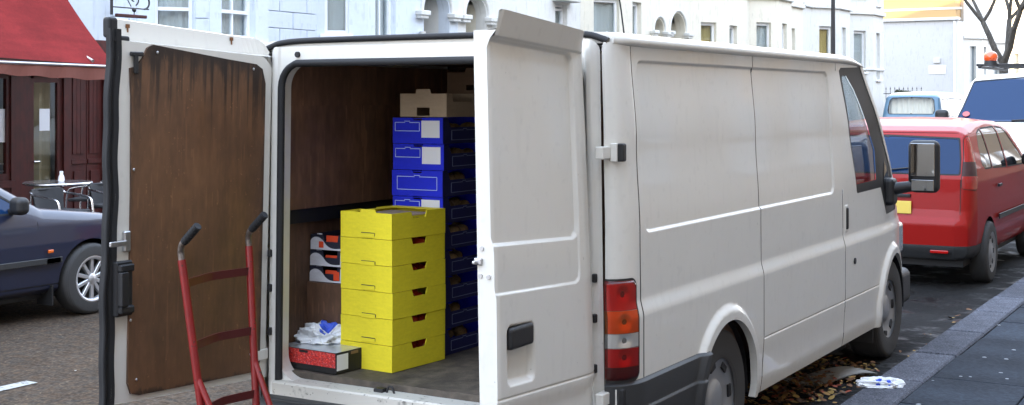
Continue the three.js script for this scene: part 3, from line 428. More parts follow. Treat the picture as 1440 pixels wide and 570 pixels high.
    part(d, 'edge_seal', [strip(row(-0.004, -0.056), row(0.016, -0.050)), strip(row(0.016, -0.050), row(0.020, -0.042)), strip(row(0.020, -0.042), row(0.046, -0.046)), strip(row(0.046, -0.046), row(0.046, -0.022)), strip(row(0.046, -0.022), row(-0.004, -0.018)), tube(rowC.map((p) => p.clone().add(V(0.012, 0, 0))), 0.008, 80, 6), rbox(0.045, 0.085, 0.05, 0.014, at(len + 0.02, 1.975, -0.02).x, at(len + 0.02, 1.975, 0).y, at(len + 0.02, 1.975, 0).z), rbox(0.03, 0.03, 0.09, 0.01, at(len - 0.02, 1.925, -0.03).x, at(len - 0.02, 1.93, 0).y, at(len - 0.02, 1.92, 0).z)], M.rubber);
    const q = at(0.83, 1.855, T); part(d, 'corner_bracket', [cbox(0.012, 0.018, 0.07, 0.003, q.x + 0.01, q.y + 0.02, q.z), cbox(0.012, 0.08, 0.022, 0.003, q.x + 0.01, q.y - 0.02, q.z + 0.004)], M.black);
    const g = at(0.88, 0.915, T); const grip = part(d, 'inner_handle', [cbox(0.028, 0.225, 0.09, 0.006, g.x + 0.012, g.y, g.z)], M.black);
    part(grip, 'grip_bar', [rbox(0.03, 0.14, 0.04, 0.006, g.x + 0.035, g.y, g.z + 0.018), cbox(0.03, 0.03, 0.075, 0.005, g.x + 0.03, g.y + 0.085, g.z), cbox(0.03, 0.03, 0.075, 0.005, g.x + 0.03, g.y - 0.085, g.z)], M.black);
    const k = at(0.892, 1.105, T); part(d, 'catch', [cbox(0.02, 0.085, 0.035, 0.005, k.x + 0.01, k.y, k.z - 0.03), rbox(0.012, 0.022, 0.09, 0.005, k.x + 0.022, k.y - 0.005, k.z + 0.025)], M.steel);
    for (const a of [0.80, 0.20]) { const p = at(a, 1.995, 0.027); part(d, 'rust_mark', [rbox(0.003, 0.016, 0.022, 0.001, p.x, p.y, p.z), rbox(0.003, 0.02, 0.008, 0.001, p.x, p.y - 0.016, p.z)], M.rust); }
  }
}

// ---------- road, kerbs, pavements ----------
{
  const sheet = (x0, x1, z0, z1, y, step) => { const nx = Math.max(1, Math.round((x1 - x0) / step)), nz = Math.max(1, Math.round((z1 - z0) / step)); const g = new THREE.PlaneGeometry(x1 - x0, z1 - z0, nx, nz).rotateX(-Math.PI / 2); g.translate((x0 + x1) / 2, y, (z0 + z1) / 2); return g; };
  structure('ground', sheet(-160, 160, -200, 120, -0.03, 80), M.asphalt);
  structure('road', sheet(-7.0, 1.2, -130, 60, 0, 40), M.asphalt);
  // gutter strip: worn, damp tarmac with a ragged edge, its colour also darkened as car shadow
  { const zs = range(-60, 30, 0.25), A = zs.map((z) => V(1.2, 0.004, z)), B = zs.map((z) => V(-0.75 + 0.35 * Math.sin(z * 0.9) * Math.sin(z * 0.37) + rr(-0.09, 0.09) - 1.9 * ss(-2.4, -4.0, z), 0.004, z)); const g = structure('gutter', strip(B, A), M.gutter); }
  structure('gutter', (() => { const zs = range(-60, 30, 0.3); return strip(zs.map((z) => V(-7.0, 0.004, z)), zs.map((z) => V(-6.2 + rr(-0.1, 0.1), 0.004, z))); })(), M.gutter);
  const kerb = structure('kerb', span(1.20, 1.425, -0.03, 0.09, -80, 30), M.mortar);
  let z = 5.5, i = 0; while (z > -45) { const l = rr(0.82, 1.0), m = part(kerb, unique('kerb_stone'), cbox(0.262 + rr(-.004, .004), 0.15, l - 0.009, 0.012), M.granites[i++ % 3]); m.position.set(1.302 + rr(-.003, .003), 0.046 + rr(-.003, .003), z - l / 2); m.rotation.z = rr(-.01, .01); z -= l; }
  const far = structure('kerb', span(-7.26, -7.02, -0.03, 0.09, -120, 30), M.mortar);
  z = 6; while (z > -30) { const l = rr(0.85, 1.0), m = part(far, unique('kerb_stone'), cbox(0.262, 0.15, l - 0.01, 0.012), M.granites[i++ % 3]); m.position.set(-7.13, 0.046 + rr(-.003, .003), z - l / 2); z -= l; }
  const pave = structure('pavement', span(1.44, 14, -0.03, 0.088, -80, 30), M.mortar);
  z = 3.2; let row = 0; while (z > -22) { const d = 0.745 - rr(0, .01); let x = 1.440; for (let c = 0; c < 5; c++) { const w = c === 0 ? [0.55, 0.86][row % 2] : 0.80, m = part(pave, unique('paving_slab'), cbox(w - 0.010, 0.06, d - 0.010, 0.004), M.slabs[Math.floor(rnd() * 4)]); m.position.set(x + w / 2, 0.088 + rr(-.004, .004), z - d / 2); m.rotation.set(rr(-.006, .006), 0, rr(-.006, .006)); x += w; } z -= d; row++; }
  structure('pavement', span(1.44, 14, 0.04, 0.118, -80, -22.6), M.slabs[0]);
  const pf = structure('pavement', span(-14, -7.27, -0.03, 0.088, -120, 30), M.mortar);
  z = 4; row = 0; while (z > -14) { let x = -7.27; for (let c = 0; c < 3; c++) { const w = c ? 0.75 : [0.5, 0.75][row % 2], m = part(pf, unique('paving_slab'), cbox(w - 0.01, 0.06, 0.735, 0.004), M.slabs[Math.floor(rnd() * 4)]); m.position.set(x - w / 2, 0.088 + rr(-.003, .003), z - 0.37); x -= w; } z -= 0.745; row++; }
  structure('pavement', span(-14, -9.35, 0.05, 0.117, -14, 4), M.slabs[1]); structure('pavement', span(-14, -7.27, 0.05, 0.117, -120, -14.2), M.slabs[1]);
  // centre line dashes
  const lines = structure('centre_line', span(-3.45, -3.44, -0.01, 0.003, 0, 0.01), M.lineWhite);
  for (let k = -7; k < 3; k++) part(lines, unique('road_dash'), (() => { const g = new THREE.PlaneGeometry(0.105, 2.0, 1, 1).rotateX(-Math.PI / 2).rotateY(0.0).translate(-3.40, 0.005, 1.38 + k * 6); return g; })(), M.lineWhite);
}

// ---------- the load ----------
const FLOOR = 0.472;
// upright board of width w and height h in the xy plane, thickness t towards -z, with pieces taken from or added to its top edge
function boardShape(w, h, top) { const p = [[-w / 2, 0], [w / 2, 0], [w / 2, h]]; for (const q of top) p.push(q); p.push([-w / 2, h]); return poly2(p); }
const board = (w, h, top, t = 0.004) => ext(boardShape(w, h, top), t).translate(0, 0, -t);
function lumps(n, w, d, y, r, flat = 1) { const l = []; for (let i = 0; i < n; i++) { const s = r * rr(0.8, 1.2), g = new THREE.IcosahedronGeometry(s, 2); g.scale(rr(0.9, 1.35), flat, rr(0.85, 1.1)); g.rotateY(rr(0, 6)); l.push(g.translate(rr(-w / 2 + r, w / 2 - r), y + rr(-0.004, 0.008), rr(-d / 2 + r, d / 2 - r))); } return l; }

{ // six yellow fruit crates
  const w = 0.315, d = 0.40, h = 0.121, n = 6, th = -4.4 * Math.PI / 180;
  const names = ['bottom crate of the yellow cardboard stack, on the van floor', 'second yellow cardboard crate from the bottom of its stack', 'third yellow cardboard crate from the bottom of its stack', 'third yellow cardboard crate from the top of its stack', 'yellow cardboard crate just below the topmost of its stack', 'topmost open yellow cardboard crate with raised tab'];
  const notch = [[0.058, h], [0.046, h - 0.032], [-0.046, h - 0.032], [-0.058, h]];
  for (let i = 0; i < n; i++) {
    const c = thing('yellow_crate', names[i], 'crate', 'yellow cardboard crates stacked in the van', [-0.476 + rr(-.002, .002), FLOOR + i * (h + 0.0012), 0.690 + rr(-.002, .002)], th + rr(-.006, .006));
    const tab = [[0.02 + 0.04, h], [0.055, h + 0.014], [-0.03, h + 0.014], [-0.035, h]];
    const sd = (sg) => board(d - 0.002, h - 0.001, notch).rotateY(sg * Math.PI / 2).translate(sg * w / 2, 0, 0);
    part(c, 'crate_body', [board(w, h - 0.001, i === n - 1 ? tab : []).translate(0, 0, d / 2), board(w, h - 0.001, []).rotateY(Math.PI).translate(0, 0, -d / 2), sd(1), sd(-1), box(w - 0.01, 0.004, d - 0.01, 0, 0.003, 0)], M.yellowCard);
    part(c, 'rim_flap', [box(w - 0.03, 0.003, 0.05, 0, h - 0.004, -d / 2 + 0.03), box(0.035, 0.003, d - 0.02, -w / 2 + 0.022, h - 0.006, 0)], M.yellowCard);
    if (i > 0) { // locking tab of the crate below, standing up in front of this one
      const up = i % 2 === 0; const k = part(c, 'locking_tab', rbox(0.085, 0.019, 0.003, 0.001, 0.012, up ? 0.006 : 0.014, d / 2 + 0.0016), M.yellowCard);
      part(k, 'slit', [box(0.078, 0.0032, 0.003, 0.012, up ? 0.0165 : 0.0262, d / 2 + 0.0012), box(0.003, 0.014, 0.003, up ? 0.056 : 0.054, up ? 0.0095 : 0.019, d / 2 + 0.0012)], M.seam);
    }
    const t = part(c, 'tomatoes', lumps(i === n - 1 ? 14 : 22, w - 0.04, d - 0.04, i === n - 1 ? 0.045 : 0.068, 0.031), M.tomato); t.userData.kind = 'stuff';
    if (i === n - 1) part(c, 'inner_sheet', [box(w - 0.05, 0.004, 0.20, 0.01, 0.102, -0.03)], M.beigeCard);
  }
}

function blueBox(name, label, group, pos, turn, style) {
  const w = 0.30, d = 0.40, h = 0.1285, c = thing(name, label, 'box', group, pos, turn);
  const cutTop = [[0.155, h - 0.001], [0.13, h - 0.048], [-0.13, h - 0.048], [-0.155, h - 0.001]];
  const frontTop = [[0.03, h - 0.001], [0.026, h - 0.014], [-0.024, h - 0.014], [-0.028, h - 0.001]];
  part(c, 'box_body', [board(w, h - 0.001, frontTop).translate(0, 0, d / 2), board(w, h - 0.001, frontTop).rotateY(Math.PI).translate(0, 0, -d / 2), box(w - 0.01, 0.004, d - 0.01, 0, 0.003, 0), box(w - 0.01, 0.003, 0.085, 0, h - 0.006, d / 2 - 0.048), box(w - 0.01, 0.003, 0.085, 0, h - 0.006, -d / 2 + 0.048)], M.blueCard);
  for (const s of [1, -1]) part(c, 'box_side', board(d - 0.01, h - 0.001, cutTop).rotateY(s * Math.PI / 2).translate(s * w / 2, 0, 0), M.blueShadedSide);
  const inkRect = (x0, x1, y0, y1) => { const t = 0.0032, cx = (x0 + x1) / 2; return [box(x1 - x0, t, 0.0012, cx, y0, 0), box(t, y1 - y0, 0.0012, x0, (y0 + y1) / 2, 0), box(t, y1 - y0, 0.0012, x1, (y0 + y1) / 2, 0), box((x1 - x0) / 2 - 0.014, t, 0.0012, x0 + ((x1 - x0) / 2 - 0.014) / 2, y1, 0), box((x1 - x0) / 2 - 0.014, t, 0.0012, x1 - ((x1 - x0) / 2 - 0.014) / 2, y1, 0), box(0.020, t, 0.0012, cx - 0.007, y1 + 0.0065, 0).rotateZ(0), box(0.020, t, 0.0012, cx + 0.007, y1 + 0.0065, 0)]; };
  const front = style === 'label' ? [-0.135, 0.012, 0.062, 0.104] : [-0.118, 0.118, 0.032, 0.096];
  part(c, 'printed_outline', inkRect(...front).map((g) => g.translate(0, 0, d / 2 + 0.0008)), M.blueInk); part(c, 'printed_outline', inkRect(-0.12, 0.12, 0.018, 0.066).map((g) => g.rotateY(Math.PI / 2).translate(w / 2 + 0.0008, 0, 0)), M.blueInkShaded);
  if (style === 'label') part(c, 'paper_label', box(0.108, 0.084, 0.0012, 0.078, 0.072, d / 2 + 0.001), M.paper);
  const t = part(c, 'potatoes', lumps(16, w - 0.05, d - 0.05, 0.072, 0.034, 0.8), M.potato); t.userData.kind = 'stuff';
  return c;
}
{
  const names = ['lowest blue cardboard box of the front stack behind the yellow crates', 'second blue cardboard box up in the front stack', 'third blue cardboard box up in the front stack', 'fourth blue cardboard box up in the front stack', 'fifth blue cardboard box up in the front stack, the middle one', 'blue cardboard box just above the top of the yellow crates', 'blue box with one wide printed outline and no paper label', 'blue box with white label, second from the top', 'topmost blue box with white label, under the pale tray'];
  for (let i = 0; i < 9; i++) blueBox('blue_box', names[i], 'blue cardboard boxes in the front stack', [-0.493 + rr(-.004, .004), FLOOR + i * 0.13, 0.262 + rr(-.004, .004)], rr(-.012, .012), i === 6 ? 'wide' : 'label');
  for (let i = 0; i < 9; i++) blueBox('blue_box', ['lowest', 'second', 'third', 'fourth', 'fifth', 'sixth', 'seventh', 'eighth', 'topmost'][i] + ' blue box of the hidden rear stack under the brown trays', 'blue cardboard boxes in the rear stack', [-0.445 + rr(-.004, .004), FLOOR + i * 0.13, -0.155 + rr(-.004, .004)], rr(-.015, .015), 'wide');
}
function tray(label, mat, pos, w, d, h, turn) {
  const c = thing('cardboard_tray', label, 'tray', null, pos, turn);
  const top = [[0.045, h], [0.040, h + 0.022], [-0.040, h + 0.022], [-0.045, h]];
  const s = boardShape(w, h, top); const hole = new THREE.Path([[-0.038, 0.004], [0.038, 0.004], [0.038, 0.046], [-0.038, 0.046]].map((p) => new THREE.Vector2(...p))); s.holes.push(hole);
  part(c, 'tray_front', ext(s, 0.004).translate(0, 0, d / 2 - 0.004), mat);
  part(c, 'tray_body', [board(w, h, []).rotateY(Math.PI).translate(0, 0, -d / 2), ...[1, -1].map((k) => board(d - 0.01, h, [[0.10, h], [0.09, h - 0.04], [-0.09, h - 0.04], [-0.10, h]]).rotateY(k * Math.PI / 2).translate(k * w / 2, 0, 0)), box(w - 0.01, 0.004, d - 0.01, 0, 0.003, 0)], mat);
  return c;
}
tray('pale beige cardboard tray with raised tab on the blue stack', M.beigeCard, [-0.470, FLOOR + 9 * 0.13 + 0.002, 0.30], 0.275, 0.30, 0.115, 0.01);
tray('lower brown cardboard tray at the back, beside the beige tray', M.brownCard, [-0.445, FLOOR + 9 * 0.13 + 0.002, -0.135], 0.31, 0.36, 0.112, 0);
tray('upper brown cardboard tray at the back under the van roof', M.brownCard, [-0.44, FLOOR + 9 * 0.13 + 0.118, -0.14], 0.31, 0.36, 0.112, 0.01);

{ // three small printed crates on the wheel-arch box
  const w = 0.222, d = 0.30, h = 0.076, names = ['bottom one of the three small navy and white crates', 'middle one of the three small navy and white crates', 'top one of the three small navy and white crates'];
  for (let i = 0; i < 3; i++) {
    const c = thing('printed_crate', names[i], 'crate', 'small navy and white crates on the wheel-arch box', [-0.775 + i * 0.003, 0.8465 + i * (h + 0.0015), 0.665], rr(-.01, .01));
    const notch = [[0.058, h - 0.001], [0.052, h - 0.034], [-0.026, h - 0.034], [-0.034, h - 0.001]];
    part(c, 'crate_body', [board(w, h - 0.001, notch).translate(0, 0, d / 2), board(w, h - 0.001, []).rotateY(Math.PI).translate(0, 0, -d / 2), ...[1, -1].map((k) => board(d - 0.01, h - 0.001, []).rotateY(k * Math.PI / 2).translate(k * w / 2, 0, 0)), box(w - 0.01, 0.003, d - 0.01, 0, 0.003, 0)], M.navyCard);
    const sh = new THREE.Shape(); sh.moveTo(-w / 2, 0.002); sh.lineTo(w / 2, 0.002); sh.lineTo(w / 2, h - 0.006); sh.lineTo(0.075, h - 0.006); sh.lineTo(0.072, 0.012); sh.bezierCurveTo(0.02, 0.006, 0.0, 0.012, -0.02, 0.03); sh.bezierCurveTo(-0.04, 0.055, -0.06, 0.066, -0.085, 0.062); sh.bezierCurveTo(-0.1, 0.058, -0.108, 0.05, -w / 2, 0.042);
    part(c, 'white_wave', ext(sh, 0.001).translate(0, 0, d / 2 + 0.0002), M.whiteCard);
    part(c, 'orange_mark', i === 2 ? [box(0.028, 0.03, 0.001, -0.045, 0.027, d / 2 + 0.0018), box(0.07, 0.03, 0.004, 0.012, h - 0.02, d / 2 - 0.012)] : i === 1 ? [box(0.07, 0.012, 0.004, 0.012, h - 0.028, d / 2 - 0.012)] : [box(0.034, 0.042, 0.001, 0.052, 0.034, d / 2 + 0.0018), box(0.07, 0.018, 0.004, 0.012, h - 0.026, d / 2 - 0.012)], M.orangeCard);
    part(c, 'corner_tab', [box(0.03, 0.008, 0.003, -0.06, h + 0.0, d / 2 - 0.006), box(0.03, 0.008, 0.003, 0.085, h + 0.0, d / 2 - 0.006)], M.whiteCard);
  }
}
{ // flat red box at the sill, with a carrier bag on it
  const w = 0.36, d = 0.295, h = 0.098, c = thing('fruit_box', 'flat box with red printed front lying on the van floor by the sill', 'box', null, [-0.700, FLOOR, 0.905], -0.075);
  part(c, 'box_body', rbox(w, h, d, 0.003, 0, h / 2, 0), M.blackCard);
  const f = part(c, 'red_front', box(w - 0.004, 0.066, 0.0015, -0.001, 0.063, d / 2 + 0.0008), M.redPrint); part(f, 'hand_hole', rbox(0.055, 0.012, 0.002, 0.001, -0.02, 0.088, d / 2 + 0.002), M.black);
  part(c, 'white_panel', box(0.0015, 0.072, 0.075, w / 2 + 0.0008, 0.052, d / 2 - 0.045), M.paper);
  part(c, 'white_panel', box(0.0015, 0.056, 0.095, w / 2 + 0.0008, 0.06, -d / 2 + 0.055), M.paper);
  part(c, 'film_lid', box(w - 0.006, 0.0015, d - 0.006, 0, h + 0.0008, 0), M.greyFilm);
  part(c, 'hand_hole', rbox(0.002, 0.014, 0.05, 0.0008, w / 2 + 0.001, 0.086, 0.02), M.brownCard);
}
function crumple(sx, sy, sz, k, f, det = 24) { const g = new THREE.IcosahedronGeometry(1, det), p = g.attributes.position, v = new THREE.Vector3(); for (let i = 0; i < p.count; i++) { v.fromBufferAttribute(p, i); const n = Math.abs(noise3(v, f) - 0.5) * 2 + 0.5 * Math.abs(noise3(v, f * 2.3) - 0.5) * 2, m = 1 + k * (0.8 - 2.2 * n) + 0.5 * (noise3(v, 1.3) - 0.5); p.setXYZ(i, v.x * sx * m, Math.max(v.y * sy * m, -0.15 * sy), v.z * sz * m); } g.computeVertexNormals(); return g; }
{
  const b = thing('plastic_bag', 'crumpled white and blue carrier bag on the red box', 'bag', null, [-0.775, FLOOR + 0.112, 0.86], 0.2);
  const [blue, white] = cut(crumple(0.112, 0.07, 0.08, 0.38, 2.6), (x, y, z) => y - 0.028 - 1.2 * Math.abs(x - 0.045));
  part(b, 'bag_body', white, M.plastic); if (blue.attributes.position.count) part(b, 'blue_print', blue, M.plasticBlue);
}

// ---------- red sack truck standing by the left-hand door ----------
{
  const s = thing('sack_truck', 'scratched red tubular sack truck standing against the open plywood-lined door', 'trolley', null, [0, 0, 0]);
  const Lt = V(-0.625, 1.085, 1.945), Lb = V(-0.475, 0.10, 1.915), Rt = V(-0.665, 1.095, 1.50), Rb = V(-0.515, 0.10, 1.60), on = (a, b, y) => a.clone().lerp(b, (a.y - y) / (a.y - b.y));
  for (const [t, b] of [[Lt, Lb], [Rt, Rb]]) {
    const rail = part(s, 'rail', rod(b, t, 0.0165, 0.0165, 14), M.redTube);
    part(rail, 'bent_neck', tube([t.clone().add(V(0.003, -0.02, 0)), t.clone().add(V(-0.004, 0.03, 0)), t.clone().add(V(0.008, 0.060, 0.008)), t.clone().add(V(0.040, 0.09, 0.012))], 0.0135, 24, 10), M.tubeSteel);
    const g0 = t.clone().add(V(0.022, 0.073, 0.010)), g1 = t.clone().add(V(0.105, 0.143, 0.018)), grip = part(s, 'grip', rod(g0, g1, 0.0155, 0.0155, 14), M.rubber);
    for (let i = 0; i < 6; i++) { const p = g0.clone().lerp(g1, 0.1 + i * 0.16), q = g0.clone().lerp(g1, 0.1 + i * 0.16 + 0.07); part(grip, 'grip_ring', rod(p, q, 0.018, 0.018, 14), M.rubber); }
    part(s, 'brace', rod(on(t, b, 0.62), V(b.x + 0.20, 0.13, b.z), 0.013), M.redTube);
    const wc = V(b.x + 0.20, 0.125, b.z + (t === Lt ? 0.09 : -0.09)); const w = part(s, 'wheel', new THREE.TorusGeometry(0.088, 0.035, 12, 32).translate(wc.x, wc.y, wc.z), M.tyre); part(w, 'hub', new THREE.CylinderGeometry(0.06, 0.06, 0.05, 20).rotateX(Math.PI / 2).translate(wc.x, wc.y, wc.z), M.redTube);
  }
  for (const y of [0.990, 0.74, 0.48, 0.25]) { const a = on(Lt, Lb, y), b = on(Rt, Rb, y), m = a.clone().lerp(b, 0.5).add(V(-0.045, 0, 0)); const A = [], B = []; const c = new THREE.CatmullRomCurve3([a, a.clone().lerp(m, 0.9), b.clone().lerp(m, 0.9), b]); const gs = c.getPoints(20); part(s, 'cross_bar', [strip(gs.map((p) => p.clone().add(V(0, 0.017, 0))), gs.map((p) => p.clone().add(V(0, -0.017, 0)))), strip(gs.map((p) => p.clone().add(V(0.006, 0.017, 0))), gs.map((p) => p.clone().add(V(0.006, -0.017, 0)))), strip(gs.map((p) => p.clone().add(V(0, 0.017, 0))), gs.map((p) => p.clone().add(V(0.006, 0.017, 0))))], M.redBarShaded); }
  part(s, 'axle', rod(V(Lb.x + 0.20, 0.125, Lb.z + 0.1), V(Rb.x + 0.20, 0.125, Rb.z - 0.1), 0.010), M.steel);
  part(s, 'toe_plate', cbox(0.20, 0.008, 0.36, 0.002, Lb.x - 0.12, 0.012, 1.755), M.redTube);
  part(s, 'toe_bracket', [rod(Lb, V(Lb.x - 0.02, 0.012, Lb.z - 0.02), 0.0165), rod(Rb, V(Rb.x + 0.01, 0.012, Rb.z), 0.0165)], M.redTube);
}

// ---------- other vehicles ----------
// carShell: side outline (l = metres from the tail towards the nose, y), half plan (l, half width), half front view (half width, y)
function carShell({ side, plan, front, k = 0.16, h = 0.034 }) {
  const P = plan.concat(plan.slice().reverse().map(([l, w]) => [l, -w])), Fv = front.concat(front.slice().reverse().map(([x, y]) => [-x, y]));
  const ls = side.map((p) => p[0]), ys = side.map((p) => p[1]), wx = Math.max(...front.map((p) => p[0]));
  const f = (x, y, l) => { const a = sdPoly(l, y, side), b = sdPoly(l, x, P), c = sdPoly(x, y, Fv); return smax(smax(a, b, k), c, k * 0.75); };
  return blob(f, [-wx - 0.1, Math.min(...ys) - 0.1, Math.min(...ls) - 0.1], [wx + 0.1, Math.max(...ys) + 0.1, Math.max(...ls) + 0.1], h);
}
function carWheel(car, x, y, l, sg, r, width, style) {
  const b = width / 2, rim = r * 0.66, pr = [[rim, -b], [r * 0.9, -b], [r * 0.97, -b * 0.85], [r, -b * 0.55], [r, b * 0.55], [r * 0.97, b * 0.85], [r * 0.9, b], [rim, b]];
  const put = (g) => g.rotateZ(-sg * Math.PI / 2).translate(x, y, l);
  const w = part(car, 'wheel', put(new THREE.LatheGeometry(pr.map((p) => new THREE.Vector2(...p)), 40)), M.tyre);
  const dish = style === 'spokes' ? [[0, b * 0.2], [rim * 0.88, b * 0.1], [rim * 0.93, b * 0.75], [rim, b * 0.95], [rim * 1.03, b * 0.8]] : [[0, b * 0.95], [rim * 0.3, b * 0.92], [rim * 0.5, b * 0.72], [rim * 0.85, b * 0.8], [rim, b * 0.98], [rim * 1.03, b * 0.85]];
  const R = part(w, 'rim', put(new THREE.LatheGeometry(dish.map((p) => new THREE.Vector2(...p)), 40)), style === 'spokes' ? M.greyPlastic : M.hub);
  const N = style === 'spokes' ? 10 : 8;
  if (style === 'spokes') { const ring = put(new THREE.LatheGeometry([[rim * 0.84, b * 0.55], [rim * 0.86, b * 0.9], [rim * 0.97, b * 1.0], [rim * 1.03, b * 0.85]].map((p) => new THREE.Vector2(...p)), 40)); part(w, 'rim_ring', ring, M.alloy); part(w, 'hub_cap', put(new THREE.LatheGeometry([[0, b * 0.85], [rim * 0.22, b * 0.82], [rim * 0.26, b * 0.5]].map((p) => new THREE.Vector2(...p)), 20)), M.alloy); }
  for (let i = 0; i < N; i++) { const a = i / N * 2 * Math.PI; if (style === 'spokes') part(w, 'spoke', cbox(b * 0.32, rim * 0.72, rim * 0.16, 0.004, sg * b * 0.62, rim * 0.52, 0).clone().rotateX(a).translate(x, y, l), M.alloy); else part(w, 'vent_slot', rbox(0.012, rim * 0.16, rim * 0.24, 0.005, sg * b * 0.77, rim * 0.72, 0).rotateX(a).translate(x, y, l), M.black); }
}
// common cuts: wheel arches, side windows, front and rear screens; returns the painted remainder
function glaze(car, g, { arches, r, sideWins, ends, glass, seal = 0.016 }) {
  for (const l of arches) g = cut(g, (x, y, z) => Math.hypot(z - l[0], y - l[1]) - r - (Math.abs(x) > 0.45 ? 0 : -9))[0];
  const paneOf = (f, name, mat) => { let q; [q, g] = cut(g, (x, y, z) => f(x, y, z) + seal); const [a, b] = cut(q, f); const w = part(car, name, offset(a, -0.004), mat); if (b.attributes.position.count) part(w, 'rubber_seal', offset(b, -0.001), M.rubber); };
  for (const s of [1, -1]) for (const w of sideWins) paneOf((x, y, z) => Math.min(-sdPoly(z, y, w), s * x - 0.4), 'side_window', glass[0]);
  for (const [w, l0, l1, name, mat] of ends) paneOf((x, y, z) => Math.min(-sdPoly(Math.abs(x), y, w), z - l0, l1 - z), name, mat);
  return g;
}
function lineCut(car, g, f, half = 0.0035) { const [q, rest] = cut(g, (x, y, z) => half - Math.abs(f(x, y, z))); if (q.attributes.position.count) part(car, 'panel_gap', offset(q, -0.006), M.seam); return rest; }

{ // red hatchback ahead of the van
  const car = thing('red_hatchback', 'red hatchback parked at the kerb in front of the van', 'car', null, [-0.005, 0, -6.42], Math.PI);
  const side = [[0.06, 0.27], [0.0, 0.36], [-0.005, 0.60], [0.05, 0.66], [0.075, 0.72], [0.095, 1.0], [0.13, 1.09], [0.25, 1.37], [0.31, 1.435], [0.48, 1.478], [0.95, 1.54], [1.5, 1.565], [2.1, 1.53], [2.45, 1.44], [3.1, 1.08], [3.62, 0.93], [3.86, 0.72], [3.9, 0.40], [3.82, 0.26], [3.2, 0.24], [0.6, 0.24]];
  const plan = [[-0.01, 0.66], [0.06, 0.76], [0.25, 0.82], [0.8, 0.842], [3.0, 0.842], [3.6, 0.78], [3.85, 0.58], [3.92, 0.3]];
  const front = [[0.72, 0.2], [0.80, 0.30], [0.842, 0.5], [0.845, 0.72], [0.825, 0.98], [0.80, 1.10], [0.705, 1.40], [0.63, 1.52], [0.42, 1.57], [0, 1.585]];
  let g = carShell({ side, plan, front, k: 0.11, h: 0.030 });
  const rearW = [[0, 1.05], [0.675, 1.05], [0.67, 1.18], [0.645, 1.365], [0, 1.385]];
  g = glaze(car, g, { arches: [[0.76, 0.29], [3.24, 0.29]], r: 0.335, seal: 0.014, glass: [M.glassDark], sideWins: [[[0.58, 1.13], [0.64, 1.28], [0.76, 1.40], [1.0, 1.44], [1.0, 1.08], [0.68, 1.085]], [[1.05, 1.08], [1.05, 1.442], [1.75, 1.45], [1.75, 1.06]], [[1.82, 1.06], [1.82, 1.45], [2.15, 1.43], [2.75, 1.10], [2.7, 1.05]]], ends: [[rearW, -0.2, 0.42, 'rear_window', M.glassBlue], [[[0, 1.12], [0.68, 1.12], [0.55, 1.44], [0, 1.47]], 2.2, 3.3, 'windscreen', M.glassDark]] });
  // lamps, bumper, gaps
  const lampF = (x, y, z) => Math.min(-sdPoly(Math.abs(x), y, [[0.70, 0.92], [0.82, 0.905], [0.86, 0.93], [0.86, 1.08], [0.84, 1.16], [0.80, 1.36], [0.70, 1.385], [0.685, 1.36], [0.705, 1.2]]), 0.27 - z + 0.25 * (y - 1.0), z + 1);
  let lamp, gap; [lamp, g] = cut(g, (x, y, z) => lampF(x, y, z) + 0.007); [lamp, gap] = cut(lamp, lampF); part(car, 'lamp_gap', offset(gap, -0.004), M.seam);
  for (const s of [1, -1]) { let q = cut(lamp, (x) => s * x)[0]; const L = part(car, 'tail_lamp', offset(cut(q, (x, y) => y - 1.16)[0], 0.004), M.lensDarkRed); const mid = cut(q, (x, y) => 1.16 - y)[0]; part(L, 'clear_lens', offset(cut(mid, (x, y) => y - 1.03)[0], 0.004), M.lensSmoke); part(L, 'lower_lens', offset(cut(mid, (x, y) => 1.03 - y)[0], 0.004), M.lensDarkRed); }
  let bump; [bump, g] = cut(g, (x, y, z) => Math.min(0.40 - y, Math.max(0.62 - z, z - 3.45))); part(car, 'bumper_skirt', offset(bump, 0.003), M.greyPlastic);
  g = lineCut(car, g, (x, y, z) => (z < 0.6 ? y - 0.66 : 1));                 // top of the bumper
  g = lineCut(car, g, (x, y, z) => (z < 0.4 && y > 0.665 && y < 1.0 ? Math.abs(x) - 0.69 : 1));
  g = lineCut(car, g, (x, y, z) => (z < 0.6 && y > 1.38 && y < 1.46 ? y - 1.418 : 1));
  g = lineCut(car, g, (x, y, z) => (Math.abs(x) > 0.5 && y > 0.36 ? z - (y < 1.06 ? 1.03 : 1.025) - (y < 0.75 ? 0.06 * (0.75 - y) : 0) : 1));
  g = lineCut(car, g, (x, y, z) => (Math.abs(x) > 0.5 && y > 0.36 ? z - 1.785 : 1)); g = lineCut(car, g, (x, y, z) => (Math.abs(x) > 0.5 && y > 0.36 && y < 1.05 ? z - 2.72 : 1));
  part(car, 'body', g, M.redPaint);
  part(car, 'number_plate', rbox(0.52, 0.115, 0.012, 0.004, 0, 0.735, 0.055), M.plate);
  part(car, 'plate_recess_handle', rbox(0.5, 0.03, 0.03, 0.008, 0, 0.842, 0.075), M.black);
  for (const s of [1, -1]) { part(car, 'reflector', rbox(0.16, 0.028, 0.02, 0.006, s * 0.52, 0.345, 0.012), M.lensRed); part(car, 'rubbing_strip', rbox(0.014, 0.05, 1.65, 0.005, s * 0.846, 0.60, 1.95), M.greyPlastic); part(car, 'door_handle', rbox(0.02, 0.03, 0.16, 0.008, s * 0.84, 0.90, 1.2), M.black); const m = part(car, 'door_mirror', rbox(0.15, 0.13, 0.12, 0.04, s * 0.90, 1.10, 2.55), M.black); }
  part(car, 'wiper', [rod(V(0, 1.07, 0.10), V(-0.33, 1.11, 0.125), 0.008), rbox(0.05, 0.04, 0.04, 0.01, 0, 1.06, 0.10)], M.black);
  part(car, 'parcel_shelf', box(1.1, 0.02, 0.3, 0, 1.0, 0.5), M.black); part(car, 'underbody', [span(-0.7, 0.7, 0.2, 0.5, 0.15, 3.7)], M.black);
